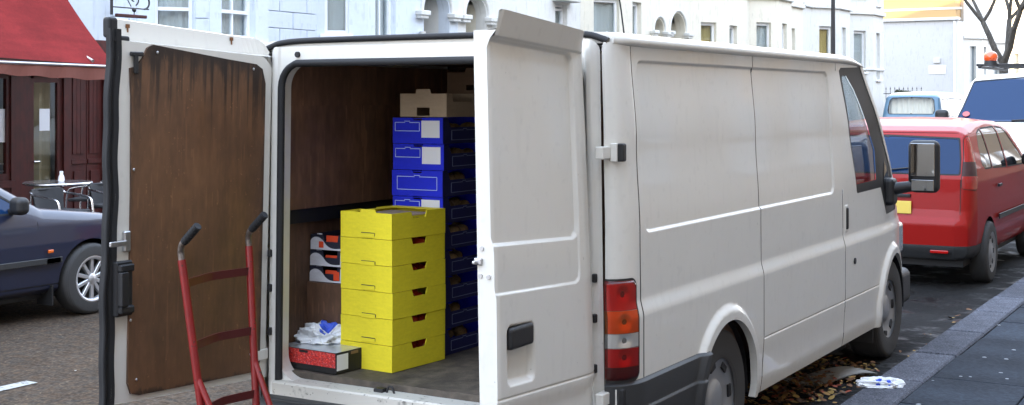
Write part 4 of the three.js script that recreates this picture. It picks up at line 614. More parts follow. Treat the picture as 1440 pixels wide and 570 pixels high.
  for (const s of [1, -1]) { carWheel(car, s * 0.765, 0.29, 0.76, s, 0.29, 0.165, 'cap'); carWheel(car, s * 0.765, 0.29, 3.24, s, 0.29, 0.165, 'cap'); part(car, 'headlight', rbox(0.2, 0.14, 0.2, 0.05, s * 0.66, 0.74, 3.66), M.lensClear); }
}
{ // dark blue saloon on the far side
  const car = thing('blue_saloon', 'dark blue saloon with spoked alloy wheels parked in front of the restaurant', 'car', null, [-5.91, 0, 1.95], Math.PI);
  const side = [[0.05, 0.25], [0.0, 0.42], [0.02, 0.72], [0.25, 0.86], [0.7, 0.90], [1.15, 1.28], [1.35, 1.345], [2.0, 1.36], [2.45, 1.29], [3.12, 0.88], [3.7, 0.805], [4.2, 0.70], [4.36, 0.58], [4.38, 0.36], [4.28, 0.22], [3.6, 0.19], [0.8, 0.19]];
  const plan = [[0.0, 0.62], [0.1, 0.74], [0.6, 0.835], [3.4, 0.84], [4.0, 0.79], [4.3, 0.64], [4.4, 0.35]];
  const front = [[0.72, 0.18], [0.81, 0.24], [0.835, 0.45], [0.845, 0.60], [0.82, 0.76], [0.78, 0.85], [0.58, 1.27], [0.5, 1.35], [0, 1.375]];
  let g = carShell({ side, plan, front, k: 0.10, h: 0.030 });
  g = glaze(car, g, { arches: [[0.85, 0.285], [3.56, 0.285]], r: 0.325, glass: [M.glassBlue], sideWins: [[[1.05, 0.90], [1.35, 1.24], [1.85, 1.285], [1.85, 0.87]], [[1.92, 0.87], [1.92, 1.285], [2.35, 1.24], [2.92, 0.885], [2.88, 0.865]]], ends: [[[[0, 0.93], [0.66, 0.93], [0.5, 1.27], [0, 1.3]], 2.4, 3.3, 'windscreen', M.glassBlue], [[[0, 0.95], [0.62, 0.95], [0.48, 1.26], [0, 1.28]], 0.6, 1.4, 'rear_window', M.glassBlue]] });
  g = lineCut(car, g, (x, y, z) => (Math.abs(x) > 0.5 && y > 0.24 && y < 0.87 ? z - 3.02 - 0.10 * (y - 0.6) : 1)); g = lineCut(car, g, (x, y, z) => (Math.abs(x) > 0.5 && y > 0.24 ? z - 1.885 : 1));
  g = lineCut(car, g, (x, y, z) => (z > 3.1 && z < 4.15 && y > 0.6 ? Math.abs(x) - 0.70 : 1)); g = lineCut(car, g, (x, y, z) => (Math.abs(x) > 0.7 && (z > 1.1 && z < 3.3) ? y - 0.285 : 1), 0.005);
  part(car, 'body', g, M.bluePaint);
  for (const s of [1, -1]) { const st = part(car, 'rubbing_strip', rbox(0.02, 0.048, 2.35, 0.006, s * 0.842, 0.475, 2.05), M.greyPlastic); part(car, 'rubbing_strip', rbox(0.02, 0.048, 0.16, 0.006, s * 0.842, 0.475, 3.16), M.greyPlastic); part(car, 'indicator_repeater', rbox(0.016, 0.026, 0.05, 0.006, s * 0.842, 0.548, 3.13), M.lensAmber); const m = part(car, 'door_mirror', [rbox(0.14, 0.135, 0.115, 0.045, s * 0.885, 0.925, 2.80), rbox(0.1, 0.05, 0.06, 0.02, s * 0.80, 0.88, 2.82)], M.black); part(car, 'headlight', rbox(0.34, 0.13, 0.1, 0.03, s * 0.52, 0.60, 4.28), M.lensClear); carWheel(car, s * 0.755, 0.285, 0.85, s, 0.285, 0.185, 'spokes'); carWheel(car, s * 0.755, 0.285, 3.56, s, 0.285, 0.185, 'spokes'); part(car, 'mud_flap', rbox(0.18, 0.16, 0.012, 0.004, s * 0.74, 0.20, 3.16), M.black); }
  part(car, 'underbody', span(-0.7, 0.7, 0.17, 0.45, 0.2, 4.1), M.black); part(car, 'front_bumper', rbox(1.5, 0.16, 0.12, 0.04, 0, 0.40, 4.35), M.greyPlastic);
}
{ // white van with a beacon, nose towards us
  const car = thing('white_van', 'white van with orange roof beacon facing us behind the red car', 'van', null, [-0.01, 0, -12.75]);
  // l runs from its nose (z = -12.75) backwards
  const side = [[0.08, 0.28], [0.0, 0.45], [0.02, 0.85], [0.25, 1.06], [1.0, 1.34], [1.18, 1.44], [1.75, 2.03], [1.95, 2.11], [2.6, 2.15], [4.6, 2.12], [4.75, 2.0], [4.8, 0.5], [4.7, 0.3]].map(([l, y]) => [-l, y]);
  const plan = [[0.02, 0.5], [-0.08, 0.76], [-0.4, 0.91], [-1.0, 0.96], [-4.6, 0.95], [-4.8, 0.85]];
  const front = [[0.84, 0.25], [0.95, 0.45], [0.965, 1.0], [0.93, 1.35], [0.78, 1.98], [0.68, 2.12], [0, 2.17]];
  let g = carShell({ side, plan, front, k: 0.10, h: 0.04 });
  g = glaze(car, g, { arches: [[-0.95, 0.33], [-3.7, 0.33]], r: 0.38, glass: [M.glassDark], sideWins: [[[-1.55, 1.36], [-2.0, 1.92], [-2.6, 1.96], [-2.6, 1.34]]], ends: [[[[0, 1.42], [0.86, 1.42], [0.80, 1.62], [0.715, 1.99], [0, 2.05]], -2.1, -0.7, 'windscreen', M.glassBlue]] });
  part(car, 'body', g, M.whitePaint);
  part(car, 'wiper', [rod(V(-0.1, 1.43, -1.14), V(0.55, 1.47, -1.2), 0.012), rod(V(0.35, 1.42, -1.14), V(0.88, 1.50, -1.25), 0.012)], M.black);
  part(car, 'tax_disc', new THREE.CylinderGeometry(0.05, 0.05, 0.004, 20).rotateX(Math.PI / 2 - 0.77).translate(-0.74, 1.52, -1.236), std([0.55, 0.12, 0.12], 0.6));
  for (const x of [-0.68, 0.68]) part(car, 'roof_bar', [rbox(0.05, 0.04, 2.2, 0.015, x, 2.215, -3.0)], M.black); for (const z of [-1.95, -2.9, -3.9]) part(car, 'roof_bar', rbox(1.5, 0.035, 0.06, 0.012, 0.02, 2.245, z), M.black); 
  const bc = part(car, 'beacon', [new THREE.SphereGeometry(0.10, 24, 16).scale(1, 0.95, 1).translate(-0.52, 2.36, -1.9)], M.amberBeacon); part(bc, 'beacon_base', new THREE.CylinderGeometry(0.085, 0.10, 0.08, 20).translate(-0.52, 2.265, -1.9), M.black);
  for (const s of [1, -1]) { carWheel(car, s * 0.86, 0.33, -0.95, s, 0.33, 0.2, 'cap'); carWheel(car, s * 0.86, 0.33, -3.7, s, 0.33, 0.2, 'cap'); part(car, 'headlight', rbox(0.26, 0.2, 0.16, 0.05, s * 0.72, 0.88, -0.06), M.lensClear); part(car, 'door_mirror', [rbox(0.20, 0.26, 0.12, 0.06, s * 1.14, 1.45, -1.5), rod(V(s * 0.9, 1.38, -1.5), V(s * 1.1, 1.42, -1.5), 0.03)], M.black); }
  part(car, 'bumper', rbox(1.7, 0.22, 0.2, 0.06, 0, 0.48, -0.02), M.greyPlastic); part(car, 'underbody', span(-0.8, 0.8, 0.24, 0.6, -4.5, -0.3), M.black);
}
{ // blue camper van with curtains
  const car = thing('camper_van', 'old blue camper van with curtained rear window on the far side', 'van', null, [-5.78, 0, -31.6], Math.PI);
  const side = [[0.05, 0.35], [0, 0.5], [0.02, 1.15], [0.12, 1.30], [0.30, 1.82], [0.5, 1.93], [1.2, 1.98], [3.4, 1.97], [3.75, 1.85], [4.1, 1.25], [4.3, 1.05], [4.4, 0.5], [4.3, 0.35]];
  const plan = [[0, 0.70], [0.15, 0.83], [0.5, 0.86], [4.0, 0.86], [4.3, 0.75], [4.4, 0.6]], front = [[0.78, 0.3], [0.86, 0.5], [0.865, 1.1], [0.84, 1.25], [0.74, 1.80], [0.62, 1.94], [0, 2.0]];
  let g = carShell({ side, plan, front, k: 0.14, h: 0.045 });
  g = glaze(car, g, { arches: [[0.75, 0.33], [3.3, 0.33]], r: 0.36, seal: 0.02, glass: [M.glassDark], sideWins: [[[0.5, 1.28], [0.55, 1.72], [1.3, 1.74], [1.3, 1.26]], [[1.42, 1.26], [1.42, 1.74], [2.3, 1.74], [2.3, 1.26]], [[2.42, 1.26], [2.42, 1.74], [3.2, 1.72], [3.5, 1.26]]], ends: [[[[0, 1.33], [0.60, 1.33], [0.64, 1.42], [0.60, 1.70], [0.54, 1.76], [0, 1.78]], -0.2, 0.5, 'rear_window', M.glass]] });
  const roofSplit = cut(g, (x, y) => y - 1.86); part(car, 'roof', roofSplit[0], M.cream); part(car, 'body', roofSplit[1], M.camperPaint);
  const cur = []; for (let i = 0; i < 14; i++) cur.push(V(-0.66 + i * 0.1, 0, 0)); 
  { const xs = range(-0.68, 0.68, 0.02); part(car, 'curtain', strip(xs.map((x) => V(x, 1.30, 0.42 + 0.02 * Math.sin(x * 40))), xs.map((x) => V(x, 1.80, 0.45 + 0.02 * Math.sin(x * 40)))), M.cream); }
  for (const s of [1, -1]) { carWheel(car, s * 0.77, 0.33, 0.75, s, 0.33, 0.18, 'cap'); carWheel(car, s * 0.77, 0.33, 3.3, s, 0.33, 0.18, 'cap'); part(car, 'tail_lamp', rbox(0.1, 0.28, 0.05, 0.02, s * 0.72, 0.85, 0.05), M.lensRed); }
  part(car, 'bumper', rbox(1.6, 0.16, 0.12, 0.04, 0, 0.45, -0.03), M.greyPlastic); part(car, 'underbody', span(-0.7, 0.7, 0.28, 0.6, 0.3, 4.1), M.black);
}

// ---------- restaurant with awning ----------
{
  const r = thing('restaurant', 'single-storey maroon restaurant front with red awning', 'restaurant', null, [0, 0, 0]);
  const X = -9.4, y0 = 0.12;
  // fabric is laid out in (z, y); openings are gaps between boards
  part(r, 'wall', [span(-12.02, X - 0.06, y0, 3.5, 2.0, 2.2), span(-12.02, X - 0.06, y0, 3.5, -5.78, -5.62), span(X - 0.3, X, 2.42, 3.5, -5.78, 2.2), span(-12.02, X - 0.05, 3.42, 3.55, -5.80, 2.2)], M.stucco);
  part(r, 'back_wall', span(-12.0, -11.9, y0, 3.42, -5.62, 2.0), M.brownCard);
  const W = (n, z0, z1, a, b, x0 = X - 0.10, x1 = X) => part(r, n, span(x0, x1, a, b, z0, z1), M.maroon);
  W('fascia', -5.78, 2.2, 2.04, 2.46, X - 0.06, X + 0.05);
  W('post', -4.56, -4.30, y0, 2.04); W('post', -5.17, -5.06, y0, 2.04); W('post', -5.78, -5.68, y0, 2.04, X - 0.12, X + 0.04); W('post', -3.0, -2.85, y0, 2.04); W('post', -1.2, -1.05, y0, 2.04); W('post', 1.9, 2.2, y0, 2.04);
  for (const [a, b] of [[-5.42, -5.175], [-5.675, -5.43]]) { const p = W('side_panel', a, b, y0, 2.04, X - 0.09, X - 0.03); for (let i = 1; i < 4; i++) { const z = a + (b - a) * i / 4; part(p, 'panel_board', span(X - 0.031, X - 0.018, y0 + 0.95, 2.0, z - 0.028, z + 0.028), M.maroon); } part(p, 'panel_moulding', [span(X - 0.03, X - 0.01, 0.95, 1.0, a + 0.01, b - 0.01), span(X - 0.03, X - 0.012, 0.28, 0.86, a + 0.05, b - 0.05)], M.maroon); }
  // door
  const d = part(r, 'door', [span(X - 0.075, X - 0.03, y0, 1.98, -4.64, -4.56), span(X - 0.075, X - 0.03, y0, 1.98, -5.06, -4.985), span(X - 0.075, X - 0.03, 1.93, 2.03, -4.985, -4.64), span(X - 0.075, X - 0.03, y0, 0.45, -4.985, -4.64)], M.maroon);
  part(d, 'glass', span(X - 0.055, X - 0.049, 0.45, 1.93, -4.985, -4.64), M.glass);
  part(d, 'notice', span(X - 0.047, X - 0.046, 1.36, 1.62, -4.885, -4.735), M.paper);
  part(d, 'handle', [rod(V(X - 0.02, 1.0, -4.62), V(X + 0.015, 1.0, -4.62), 0.012), rod(V(X + 0.012, 1.0, -4.61), V(X + 0.012, 1.0, -4.69), 0.010)], M.chrome);
  // windows
  for (const [a, b] of [[-4.30, -3.0], [-2.85, -1.2], [-1.05, 1.9]]) {
    const w = part(r, 'shop_window', [span(X - 0.08, X - 0.02, 0.80, 0.88, b, a), span(X - 0.08, X - 0.02, 1.97, 2.04, b, a), span(X - 0.08, X + 0.07, 0.722, 0.80, b, a), span(X - 0.079, X - 0.021, 0.80, 2.0, a, a + 0.05), span(X - 0.079, X - 0.021, 0.80, 2.0, b - 0.05, b)], M.maroon);
    part(w, 'glass', span(X - 0.055, X - 0.049, 0.88, 1.97, a, b), M.glass); part(w, 'stall_riser', span(X - 0.09, X - 0.01, y0, 0.72, a, b), M.maroon);
    part(w, 'menu_card', span(X - 0.047, X - 0.046, 1.24, 1.62, a + 0.05, a + 0.32), M.paper);
    part(w, 'low_rail', [span(X - 0.09, X - 0.07, 0.98, 1.0, a + 0.05, b - 0.05), span(X - 0.09, X - 0.07, 0.90, 0.915, a + 0.05, b - 0.05)], M.steel);
  }
  part(r, 'curtain', (() => { const zs = range(-5.04, -4.60, 0.02); return strip(zs.map((z) => V(X - 0.20 + 0.03 * Math.sin(z * 45), 0.2, z)), zs.map((z) => V(X - 0.20 + 0.03 * Math.sin(z * 45), 2.0, z))); })(), M.tan);  // tan sheet added to stand in for the warm reflection in the door glass
  part(r, 'room_floor', span(-11.9, X - 0.1, 0.10, 0.13, -5.62, 2.0), M.brownCard);
  part(r, 'counter', span(-11.2, -10.6, 0.13, 1.1, -4.0, -1.5), M.maroon);
  // awning, its outer bar dipping a little to the right-hand end
  const zA = -4.56, zB = 1.6, dip = (z) => 2.155 - 0.05 * ((-3.04 - z) / 1.5) * (z < 0 ? 1 : 0.2);
  const zs = range(zA, zB, 0.1), sag = (t) => -0.05 * Math.sin(Math.PI * t);
  const aw = part(r, 'awning', skin(range(zA, zB, 0.16), range(0, 1, 0.1), () => 1, (z, t) => V(lerp(-8.0, X + 0.06, t), lerp(Math.max(2.09, Math.min(2.165, dip(z))), 3.30, t) + sag(t), z - 0.20 * t)), M.awning);
  part(aw, 'valance', [strip(zs.map((z) => V(-8.0, Math.max(2.09, Math.min(2.165, dip(z))) - 0.02, z)), zs.map((z) => V(-7.995 + 0.01 * Math.sin(z * 14), Math.max(2.09, Math.min(2.165, dip(z))) - 0.17 + 0.008 * Math.sin(z * 14), z)))], M.awningTrim);
  part(aw, 'front_bar', rod(V(-8.0, Math.max(2.09, dip(zA)) - 0.012, zA), V(-8.0, 2.155, zB), 0.017), M.steel);
  for (const z of [zA + 0.3, -1.4, zB - 0.3]) part(aw, 'folding_arm', [rod(V(X, 2.7, z), V(-8.7, 2.42, z - 0.05), 0.02), rod(V(-8.7, 2.42, z - 0.05), V(-8.02, 2.15, z), 0.018)], M.steel);
  part(aw, 'cassette', rbox(0.16, 0.16, zB - zA + 0.3, 0.03, X + 0.06, 3.33, (zA + zB) / 2 - 0.1), M.maroon);
}
{ // scrolled iron sign bracket above the restaurant end
  const s = thing('sign_bracket', 'scrolled black iron sign bracket above the end of the awning', 'bracket', null, [0, 0, 0]);
  const x = -9.30, z = -6.05, yb = 2.88, arc = (cy, cz, r, a0, a1, n = 18, g = 0) => Array.from({ length: n + 1 }, (_, i) => { const t = i / n, a = lerp(a0, a1, t), q = r * (1 - g * t); return V(x, cy + q * Math.sin(a), cz - q * Math.cos(a)); });
  part(s, 'bar', [rod(V(x, yb, -5.70), V(x, yb, z - 0.28), 0.008)], M.iron);
  part(s, 'stay', rod(V(x, yb + 0.45, -5.72), V(x, yb + 0.02, z + 0.02), 0.006), M.iron);
  part(s, 'scroll', tube(arc(yb + 0.12, z - 0.03, 0.085, -1.2, 4.6, 24, 0.65), 0.009, 50, 7), M.iron); part(s, 'scroll', tube(arc(yb + 0.085, z - 0.20, 0.085, -1.6, 1.7), 0.012, 40, 7), M.iron);
  part(s, 'ball', new THREE.SphereGeometry(0.028, 14, 10).translate(x, yb - 0.02, z - 0.03), M.iron); part(s, 'wall_plate', cbox(0.03, 0.6, 0.03, 0.004, x, yb + 0.2, -5.71), M.iron);
  part(s, 'sign_top', cbox(0.05, 0.04, 0.5, 0.006, x, yb - 0.10, z + 0.02), M.maroon); part(s, 'hanger', [rod(V(x, yb, z - 0.03), V(x, yb - 0.09, z - 0.03), 0.006)], M.iron);
}
// ---------- pavement tables and chairs ----------
function cafeTable(label, x, z) { const t = thing('cafe_table', label, 'table', 'cafe tables on the far pavement', [x, 0.12, z]); part(t, 'table_top', [new THREE.CylinderGeometry(0.35, 0.35, 0.028, 40).translate(0, 0.70, 0), new THREE.TorusGeometry(0.35, 0.016, 8, 48).rotateX(Math.PI / 2).translate(0, 0.70, 0)], M.chrome); part(t, 'stem', new THREE.CylinderGeometry(0.028, 0.028, 0.66, 14).translate(0, 0.36, 0), M.steel); for (let i = 0; i < 4; i++) { const a = i * Math.PI / 2 + 0.4; part(t, 'leg', rod(V(0, 0.06, 0), V(0.28 * Math.cos(a), 0.015, 0.28 * Math.sin(a)), 0.016), M.steel); } return t; }
function cafeChair(label, x, z, turn) {
  const c = thing('cafe_chair', label, 'chair', 'dark wicker cafe chairs', [x, 0.12, z], turn);
  part(c, 'seat', rbox(0.44, 0.035, 0.44, 0.015, 0, 0.44, 0), M.wicker);
  const back = skin(range(-1, 1, 0.1), range(0, 1, 0.1), () => 1, (s, t) => V(s * (0.20 + 0.025 * t), 0.40 + 0.26 * t, -0.20 - 0.05 * t + 0.07 * s * s)); part(c, 'backrest', [back, offset(skin(range(-1, 1, 0.1), range(0, 1, 0.1), () => 1, (s, t) => V(s * (0.20 + 0.025 * t), 0.40 + 0.26 * t, -0.20 - 0.05 * t + 0.07 * s * s)), 0.014), tube([V(-0.225, 0.66, -0.18), V(-0.12, 0.665, -0.235), V(0.12, 0.665, -0.235), V(0.225, 0.66, -0.18)], 0.014, 20, 8)], M.wicker);
  for (const s of [1, -1]) { part(c, 'arm_frame', tube([V(s * 0.22, 0.0, 0.22), V(s * 0.235, 0.35, 0.235), V(s * 0.24, 0.56, 0.20), V(s * 0.245, 0.60, 0.05), V(s * 0.24, 0.62, -0.14), V(s * 0.225, 0.65, -0.19)], 0.012, 40, 8), M.chrome); part(c, 'leg', rod(V(s * 0.22, 0, -0.24), V(s * 0.225, 0.66, -0.17), 0.012), M.chrome); }
  return c;
}
cafeTable('round metal cafe table with white pot, in front of the glazed door', -8.30, -4.02);
cafeTable('round metal cafe table half hidden behind the blue car windscreen', -8.55, -3.0);
cafeChair('dark wicker chair with its back to the road, left of the metal table', -7.80, -3.62, Math.PI / 2 + 0.1);
cafeChair('dark wicker chair with its back to the road, right of the metal table', -7.95, -4.52, Math.PI / 2 - 0.12);
cafeChair('dark wicker chair against the maroon panels, farthest right', -8.9, -5.05, -Math.PI / 2 + 0.5);
cafeChair('dark wicker chair near the window, left of the door', -8.95, -3.35, -Math.PI / 2);
{ const p = thing('sauce_pot', 'small white pot on the round cafe table', 'pot', null, [-8.22, 0.12 + 0.715, -4.0]); part(p, 'pot_body', new THREE.LatheGeometry([[0, 0], [0.028, 0], [0.034, 0.02], [0.030, 0.06], [0.018, 0.085], [0.018, 0.10], [0, 0.105]].map((q) => new THREE.Vector2(...q)), 20), M.paper); part(p, 'lid', new THREE.CylinderGeometry(0.02, 0.02, 0.02, 16).translate(0, 0.108, 0), M.paper); }

// ---------- terrace houses on the far side ----------
const WX = -12, BX = -11.3;
// a wall between two plan points a -> b (x, z) seen from its outer side, with rectangular and arched holes in (s, y)
function wallPanel(a, b, y0, y1, holes = [], t = 0.28) {
  const L = Math.hypot(b[0] - a[0], b[1] - a[1]), s = new THREE.Shape([new THREE.Vector2(0, y0), new THREE.Vector2(L, y0), new THREE.Vector2(L, y1), new THREE.Vector2(0, y1)]);
  for (const h of holes) { const p = new THREE.Path(); if (h.arch) { const r = (h.s1 - h.s0) / 2; p.moveTo(h.s0, h.y0); p.lineTo(h.s0, h.y1); p.absarc((h.s0 + h.s1) / 2, h.y1, r, Math.PI, 0, true); p.lineTo(h.s1, h.y0); p.closePath(); } else { p.moveTo(h.s0, h.y0); p.lineTo(h.s0, h.y1); p.lineTo(h.s1, h.y1); p.lineTo(h.s1, h.y0); p.closePath(); } s.holes.push(p); }
  return place(ext(s, t, { curveSegments: 20 }).translate(0, 0, -t), a, b);
}
// local frame of a wall: s runs a -> b, z outwards
function place(g, a, b) { const d = new THREE.Vector2(b[0] - a[0], b[1] - a[1]).normalize(); const m = new THREE.Matrix4().makeBasis(V(d.x, 0, d.y), V(0, 1, 0), V(-d.y, 0, d.x)); m.setPosition(a[0], 0, a[1]); return g.applyMatrix4(m); }
function windowIn(house, a, b, s0, s1, y0, y1, { mull = false, blind = M.net, rail = 0.5, hood = false } = {}) {
  const D = -0.16, f = 0.055, w = s1 - s0, P = (g) => place(g, a, b), cx = (s0 + s1) / 2, ym = lerp(y0, y1, rail);
  const fr = [box(f, y1 - y0, 0.07, s0 + f / 2, (y0 + y1) / 2, D), box(f, y1 - y0, 0.07, s1 - f / 2, (y0 + y1) / 2, D), box(w - 2 * f, f, 0.07, cx, y1 - f / 2, D), box(w - 2 * f, f * 1.3, 0.07, cx, y0 + f * 0.65, D), box(w - 2 * f, f, 0.085, cx, ym, D)]; if (mull) fr.push(box(0.03, y1 - y0 - 2 * f, 0.05, cx, (y0 + y1) / 2, D - 0.002));
  const win = part(house, 'window', fr.map(P), M.joinery);
  part(win, 'pane', P(box(w - 2 * f, y1 - ym - f, 0.006, cx, (y1 + ym) / 2 - 0.003, D - 0.01)), M.glass); part(win, 'pane', P(box(w - 2 * f, ym - y0 - f * 1.4, 0.006, cx, (y0 + ym) / 2 + 0.01, D - 0.01)), M.glass);
  const ss_ = range(s0 + 0.03, s1 - 0.03, 0.06), cz = (s) => D - 0.10 + 0.012 * Math.sin(s * 55);
  part(win, 'net_curtain', P(strip(ss_.map((s) => V(s, y0 + 0.02, cz(s))), ss_.map((s) => V(s, y1 - 0.03, cz(s))))), blind);
  part(win, 'sill', P(cbox(w + 0.16, 0.07, 0.30, 0.01, cx, y0 - 0.037, -0.06)), M.joinery);
  if (hood) part(win, 'hood', P(cbox(w + 0.3, 0.09, 0.34, 0.015, cx, y1 + 0.10, 0.12)), M.stuccoGrey);
}
// H: z of wall start, near cant, front, far cant, wall end (all decreasing), windows and porch
function terrace(label, H) {
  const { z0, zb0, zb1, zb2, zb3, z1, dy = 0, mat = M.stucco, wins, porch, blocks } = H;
  const h = thing('terrace_house', label, 'house', 'stuccoed terrace houses across the street', [0, dy, 0]);
  const T = 9.6, pts = [[WX, z0], [WX, zb0], [BX, zb1], [BX, zb2], [WX, zb3], [WX, z1]];
  const winsOn = (i) => wins.filter((w) => w.f === i);
  for (let i = 0; i < 5; i++) {
    const a = pts[i], b = pts[i + 1], L = Math.hypot(b[0] - a[0], b[1] - a[1]); if (L < 0.02) continue;
    const hs = []; for (const w of winsOn(i)) { hs.push({ s0: w.s0, s1: w.s1, y0: w.y0, y1: w.y1 }); if (!w.only) hs.push({ s0: w.s0, s1: w.s1, y0: w.y0 + 3.1, y1: w.y1 + 3.0 }); }
    if (porch) for (const p of porch) if (p.f === i) hs.push({ s0: p.s0, s1: p.s1, y0: 1.0, y1: 3.55, arch: true }, { s0: p.s0, s1: p.s1, y0: 5.8, y1: 7.3 });
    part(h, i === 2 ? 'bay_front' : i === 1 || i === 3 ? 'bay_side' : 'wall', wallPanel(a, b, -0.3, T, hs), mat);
    for (const w of winsOn(i)) { windowIn(h, a, b, w.s0, w.s1, w.y0, w.y1, w); if (!w.only) windowIn(h, a, b, w.s0, w.s1, w.y0 + 3.1, w.y1 + 3.0, { mull: w.mull }); }
    if (porch) for (const p of porch) if (p.f === i) {
      windowIn(h, a, b, p.s0, p.s1, 5.8, 7.3, {});
      const P = (g) => place(g, a, b), cx = (p.s0 + p.s1) / 2, r = (p.s1 - p.s0) / 2;
      part(h, 'arch_moulding', P(new THREE.TorusGeometry(r + 0.08, 0.045, 8, 28, Math.PI).translate(cx, 3.55, 0.01)), M.stuccoWhite);
      for (const s of [p.s0 - 0.13, p.s1 + 0.13]) part(h, 'capital', [P(cbox(0.34, 0.10, 0.2, 0.015, s, 3.50, 0.06)), P(cbox(0.28, 0.07, 0.15, 0.012, s, 3.42, 0.05))], M.stuccoWhite);
      part(h, 'porch_lining', [P(box(0.06, 2.9, 1.1, p.s0 - 0.031, 2.4, -0.82)), P(box(0.06, 2.9, 1.1, p.s1 + 0.031, 2.4, -0.82)), P(box(r * 2 + 0.12, 0.06, 1.1, cx, 4.25, -0.82)), P(box(r * 2 + 0.1, 0.06, 1.4, cx, 0.99, -0.7)), P(box(r * 2, 0.06, 0.3, cx, 3.42, -1.2))], p.warm ? M.stuccoCream : M.stuccoWhite);
      const dr = part(h, 'front_door', [P(box(r * 2, 2.4, 0.06, cx, 2.22, -1.33))], M.doorGrey); part(dr, 'door_pane', P(rbox(r * 0.55, 0.9, 0.02, 0.008, cx + 0.1, 2.85, -1.295)), M.pane); part(dr, 'fanlight', P(box(r * 2, 0.75, 0.03, cx, 3.86, -1.33)), M.pane);
      const lm = part(h, 'wall_lamp', P(new THREE.CylinderGeometry(0.075, 0.05, 0.24, 14, 1).scale(1, 1, 0.8).translate(p.s0 - 0.14, 3.0, 0.07)), M.stuccoGrey);
      part(h, 'step', [0, 1, 2, 3, 4].map((k) => P(box(r * 2 + 0.5, 0.18, 0.3, cx, 0.9 - 0.18 * k, 0.15 + 0.3 * k))), M.stuccoGrey);
    }
  }
  // cornices follow the bay
  const follow = (y, hh, d) => { const out = []; for (let i = 0; i < 5; i++) { const a = pts[i], b = pts[i + 1], L = Math.hypot(b[0] - a[0], b[1] - a[1]); if (L > 0.02) out.push(place(cbox(L + d * 0.8, hh, d * 2, 0.012, L / 2, y + 0.0007 * i, 0), a, b)); } return out; };
  part(h, 'string_course', follow(4.95, 0.16, 0.10), M.stuccoWhite); part(h, 'cornice', [...follow(T - 0.1, 0.25, 0.28), ...follow(T - 0.32, 0.12, 0.16)], M.stuccoWhite); part(h, 'sill_band', follow(2.62, 0.08, 0.06), M.stuccoWhite);
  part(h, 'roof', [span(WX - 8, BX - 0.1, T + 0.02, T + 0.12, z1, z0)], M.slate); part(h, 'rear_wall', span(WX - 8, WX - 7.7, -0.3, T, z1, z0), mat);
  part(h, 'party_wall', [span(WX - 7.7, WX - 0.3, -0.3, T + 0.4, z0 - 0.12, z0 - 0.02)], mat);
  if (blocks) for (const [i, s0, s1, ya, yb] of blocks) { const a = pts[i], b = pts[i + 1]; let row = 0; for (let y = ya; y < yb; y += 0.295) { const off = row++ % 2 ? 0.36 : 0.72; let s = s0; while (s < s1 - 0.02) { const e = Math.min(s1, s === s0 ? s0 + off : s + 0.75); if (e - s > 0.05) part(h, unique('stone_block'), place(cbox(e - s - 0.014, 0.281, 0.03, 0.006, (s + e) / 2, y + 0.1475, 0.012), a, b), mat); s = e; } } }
  return h;
}
const ctr = (L, a, b, y0, y1, f, o = {}) => ({ f, s0: L * a, s1: L * b, y0, y1, ...o });
